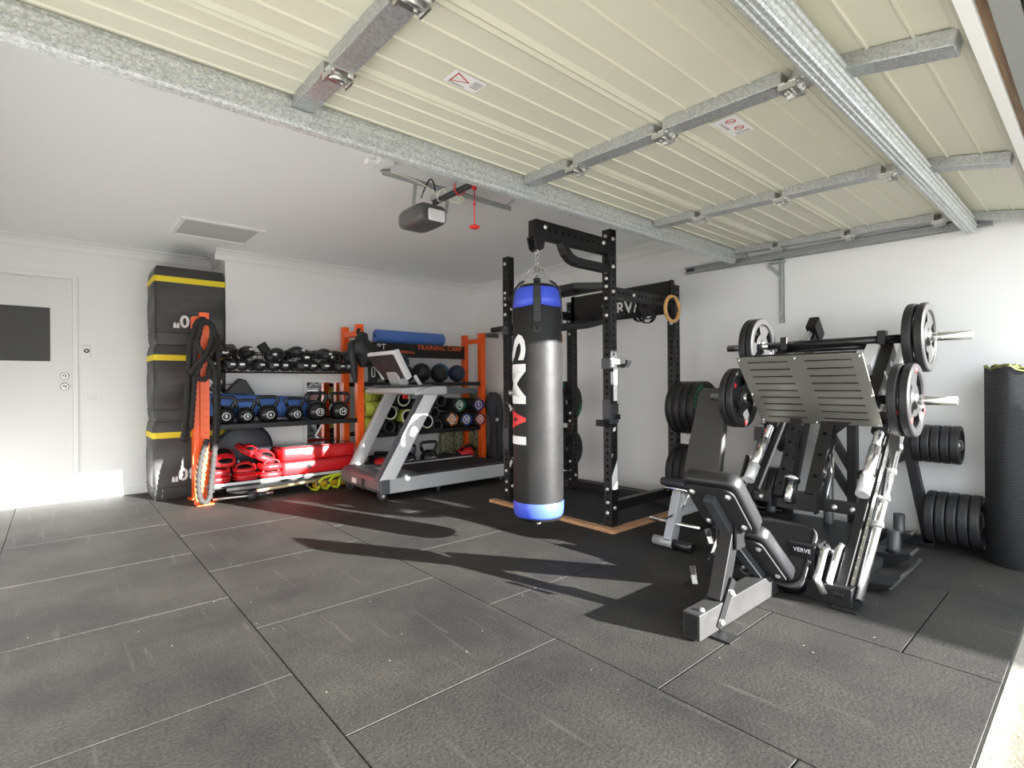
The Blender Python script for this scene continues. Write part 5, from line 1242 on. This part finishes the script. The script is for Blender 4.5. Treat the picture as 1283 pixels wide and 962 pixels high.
t.part('bag_body', lump([(4.45, 5.46, .02, .08, .09, 0), (4.46, 5.46, .12, .10, .11, 0), (4.46, 5.45, .35, .085, .10, .01), (4.46, 5.45, .60, .08, .09, 0), (4.45, 5.45, .72, .10, .11, .02), (4.44, 5.46, .84, .12, .12, .03), (4.43, 5.46, .95, .10, .10, .02), (4.42, 5.47, 1.0, .04, .04, 0)]), mat('charcoal_canvas', (.035, .036, .042), .7, bump=(15, .4)))
t.part('strap', sweep(MB(), [(4.40, 5.36, .90), (4.38, 5.34, .60), (4.40, 5.35, .30), (4.42, 5.37, .15)], .03, .006, (1, 0, 0)), M_BLACKM)
t.part('buckle', MB().box(4.365, 4.405, 5.325, 5.34, .62, .66), M_BOLT, .003)

# ------------------------------------------------------------------ battle rope on the left post
t = Thing('battle_rope', 'thick black battle rope looped and hung over the left orange post', 'rope', (1.01, 5.5, 0))
def rope(pts, r=.021, n=12):
    # smooth path, then a twisted three strand section
    P = [Vector(p) for p in pts]; out = []
    for i in range(len(P)-1):
        p0 = P[max(i-1, 0)]; p1 = P[i]; p2 = P[i+1]; p3 = P[min(i+2, len(P)-1)]
        L = max(2, int((p2-p1).length/.014))
        for k in range(L):
            f = k/L; out.append(.5*((2*p1)+(p2-p0)*f+(2*p0-5*p1+4*p2-p3)*f*f+(3*p1-p0-3*p2+p3)*f**3))
    out.append(P[-1]); vs = []; k = len(out); prev = None; s = 0
    for i, p in enumerate(out):
        d = (out[min(i+1, k-1)]-out[max(i-1, 0)]).normalized()
        if i: s += (p-out[i-1]).length
        if prev is None: _, sd, tt = frame(d)
        else:
            sd = prev-d*prev.dot(d); sd.normalize(); tt = d.cross(sd)
        prev = sd
        for j in range(n):
            a = 2*PI*j/n; q = r*(1+.22*math.cos(3*(a-s*42))); vs.append(p+(sd*math.cos(a)+tt*math.sin(a))*q)
    return MB().add(vs, [(i*n+j, i*n+(j+1) % n, (i+1)*n+(j+1) % n, (i+1)*n+j) for i in range(k-1) for j in range(n)], True).add(vs[:n], [tuple(range(n))]).add(vs[-n:], [tuple(range(n))])
t.part('rope_strand', rope([(.86, 5.47, .62), (.885, 5.48, .90), (.905, 5.48, 1.25), (.925, 5.49, 1.50), (.965, 5.49, 1.66), (1.0, 5.50, 1.70), (.99, 5.48, 1.58), (.97, 5.46, 1.50), (1.01, 5.45, 1.40), (1.08, 5.46, 1.33), (1.115, 5.48, 1.22), (1.125, 5.49, 1.0), (1.12, 5.49, .7), (1.105, 5.49, .45), (1.08, 5.48, .22), (1.06, 5.46, .08), (1.02, 5.45, .045), (.985, 5.45, .09), (.975, 5.46, .25), (1.0, 5.465, .45), (1.05, 5.47, .62)], .022), M_ROPE)
t.part('rope_strand', rope([(.915, 5.46, .72), (.94, 5.47, 1.0), (.955, 5.47, 1.35), (.965, 5.47, 1.52), (1.03, 5.50, 1.69), (1.10, 5.50, 1.66), (1.13, 5.49, 1.52), (1.09, 5.47, 1.42), (1.03, 5.46, 1.36), (.975, 5.45, 1.26), (.965, 5.44, 1.20), (1.0, 5.44, 1.165), (1.05, 5.45, 1.19), (1.07, 5.46, 1.28)], .021), M_ROPE)
t.part('rope_strand', rope([(.885, 5.50, .60), (.93, 5.51, .95), (.94, 5.51, 1.3), (.955, 5.51, 1.55), (1.0, 5.52, 1.71), (1.07, 5.53, 1.705), (1.135, 5.52, 1.60), (1.15, 5.51, 1.40), (1.15, 5.51, 1.0), (1.14, 5.51, .7), (1.10, 5.50, .35), (1.085, 5.49, .12)], .021), M_ROPE)
t.part('rope_strand', rope([(.905, 5.44, 1.20), (.93, 5.44, 1.25), (.96, 5.44, 1.3), (1.01, 5.43, 1.36), (1.06, 5.44, 1.45), (1.085, 5.45, 1.55)], .021), M_ROPE)

# ------------------------------------------------------------------ treadmill
tm = Thing('treadmill', 'silver and grey treadmill with slanted posts in front of the orange rack', 'treadmill', (3.1, 4.98, 0))
for y0, y1 in ((4.53, 4.64), (5.34, 5.45)):
    tm.part('side_rail', MB().box(2.58, 4.0, y0, y1, .065, .205), M_SILVER, .01)
    tm.part('foot_rest', MB().box(2.62, 4.0, y0+.008, y1+(.02 if y0 < 5 else -.008), .205, .212), M_DARKG, .003)
tm.part('belt', MB().box(2.58, 4.0, 4.66, 5.32, .10, .20), M_BLACKM, .02)
# motor hood
hd = [(2.30, .075), (2.285, .11), (2.30, .21), (2.34, .245), (2.42, .255), (2.80, .205), (2.80, .075)]
tm.part('motor_hood', MB().prism(hd, (0, 4.56, 0), (1, 0, 0), (0, 0, 1), -.86), M_GREYP, .012)
tm.part('hood_corner', MB().box(2.30, 2.40, 4.525, 4.565, .068, .208), M_GREYP, .012)
tm.part('hood_side', MB().box(2.395, 2.60, 4.532, 4.56, .066, .206), M_SILVER, .006)
tm.part('warning_label', MB().box(2.280, 2.2845, 5.02, 5.12, .115, .165), M_WHITE, label='small white label on the hood')
tm.part('vent', MB().box(2.278, 2.2855, 4.86, 4.90, .08, .18), M_DARKG)
for ya in (4.60, 5.32): tm.part('wheel', MB().cyl((2.36, ya, .04), (2.36, ya+.05, .04), .04, 20), M_DARKG)
tm.part('wheel_hub', MB().cyl((2.36, 4.592, .04), (2.36, 4.60, .04), .016, 10), M_BOLT)
for xa, ya in ((3.85, 4.62), (3.85, 5.36), (3.0, 4.62)): tm.part('foot', MB().cyl((xa, ya, 0), (xa, ya, .066), .022, 12), M_DARKG)
def post(xa, za, xb, zb, wid, y, th):
    prof = rrect(-th/2, th/2, -wid/2, wid/2, .018, 4)
    a = Vector((xa, y, za)); b = Vector((xb, y, zb)); ux = Vector((0, 1, 0)); uz = Vector((1, 0, 0)); k = len(prof)
    vs = [p+ux*u+uz*v for p in (a, b) for u, v in prof]
    return MB().add(vs, [(i, (i+1) % k, k+(i+1) % k, k+i) for i in range(k)], True).add(vs[:k], [tuple(range(k))]).add(vs[k:], [tuple(range(k))])
tm.part('post', post(2.37, .20, 2.88, 1.035, .19, 4.565, .07), M_SILVERL)
tm.part('post', post(2.455, .23, 2.90, 1.03, .15, 5.415, .07), M_SILVER)
tm.part('post_trim', post(2.275, .20, 2.785, 1.03, .018, 4.565, .078), M_GREYP)
# handrails and console
def arm(y, x1):
    pl = [(2.68, 1.005), (2.72, 1.05), (2.86, 1.088), (3.02, 1.088), (3.20, 1.072), (x1-.02, 1.055), (x1, 1.035), (x1-.02, 1.012), (3.1, 1.012), (2.95, 1.0)]
    return MB().prism(pl, (0, y-.04, 0), (1, 0, 0), (0, 0, 1), -.08)
tm.part('handrail', arm(4.53, 3.44), M_SILVER, .014)
tm.part('handrail', arm(5.43, 3.46), M_SILVER, .014)
tm.part('rail_grip', MB().prism([(3.02, 1.092), (3.20, 1.077), (3.42, 1.06), (3.445, 1.035), (3.42, 1.008), (3.02, 1.008)], (0, 4.53-.043, 0), (1, 0, 0), (0, 0, 1), -.086), M_GREYP, .014, label='dark rubber rail grip')
tm.part('console_beam', MB().prism([(2.55, 1.03), (2.58, 1.075), (2.86, 1.085), (2.88, 1.01), (2.60, 1.01)], (0, 4.57, 0), (1, 0, 0), (0, 0, 1), -.82), M_SILVER, .012)
tm.part('console_tray', MB().box(2.62, 2.95, 4.62, 5.34, 1.085, 1.105), M_GREYP, .01)
c0 = Vector((2.565, 5.0, 1.43)); c1 = Vector((2.735, 5.0, 1.19)); dd = (c1-c0); DL = dd.length; dd.normalize(); dn = Vector((dd.z, 0, -dd.x))
if dn.x > 0: dn = -dn
sc = tm.part('display', MB().pad([(0, -.27), (0, .27), (DL, .24), (DL, -.24)], c0, dd, (0, 1, 0), -.03 if dn.x < 0 else .03, .01), M_DARKG)
tm.part('display_frame', MB().bar(c0+Vector((0, -.29, .0)), c0+Vector((0, .29, .0)), .05, .045).bar(c0+Vector((0, -.285, .02)), c1+Vector((0, -.255, -.02)), .05, .06).bar(c0+Vector((0, .285, .02)), c1+Vector((0, .255, -.02)), .05, .06), M_SILVERL, .008, parent=sc)
tm.part('display_logo', MB().box(0, 0, 0, 0, 0, 0).prism(rrect(-.05, .05, -.018, .018, .01, 3), c0+dn*.031+dd*.09+Vector((0, 0, 0)), (0, -1, 0), (-dd.x, 0, -dd.z), .002), M_GREYP, parent=sc)
tm.part('console_neck', MB().bar((2.78, 5.0, 1.09), (2.70, 5.0, 1.28), .24, .10, up=(1, 0, 0)), M_SILVER, .02)
tm.part('control_arm', MB().bar((2.88, 4.76, 1.10), (2.80, 4.74, 1.20), .03, .03), M_SILVERL, .006)
tm.part('safety_tab', MB().box(2.86, 2.90, 5.05, 5.10, .955, 1.01), M_REDM, label='red safety tab')

# ------------------------------------------------------------------ outside, right of the opening: unseen fence, added to shade the floor
fn_ = struct('unseen_fence', MB().box(4.78, 4.84, -14, -.12, -.1, .02), M_FENCE)
for i in range(11):
    MB().box(4.785, 4.835, -14+i*1.27, -14+i*1.27+.07, 0, 1.50).build('fence_post', M_FENCE, fn_)
for k in range(10):
    MB().box(4.80, 4.82, -14, -.13, .02+k*.149, .02+k*.149+.1485).build('fence_slat', M_FENCE, fn_)
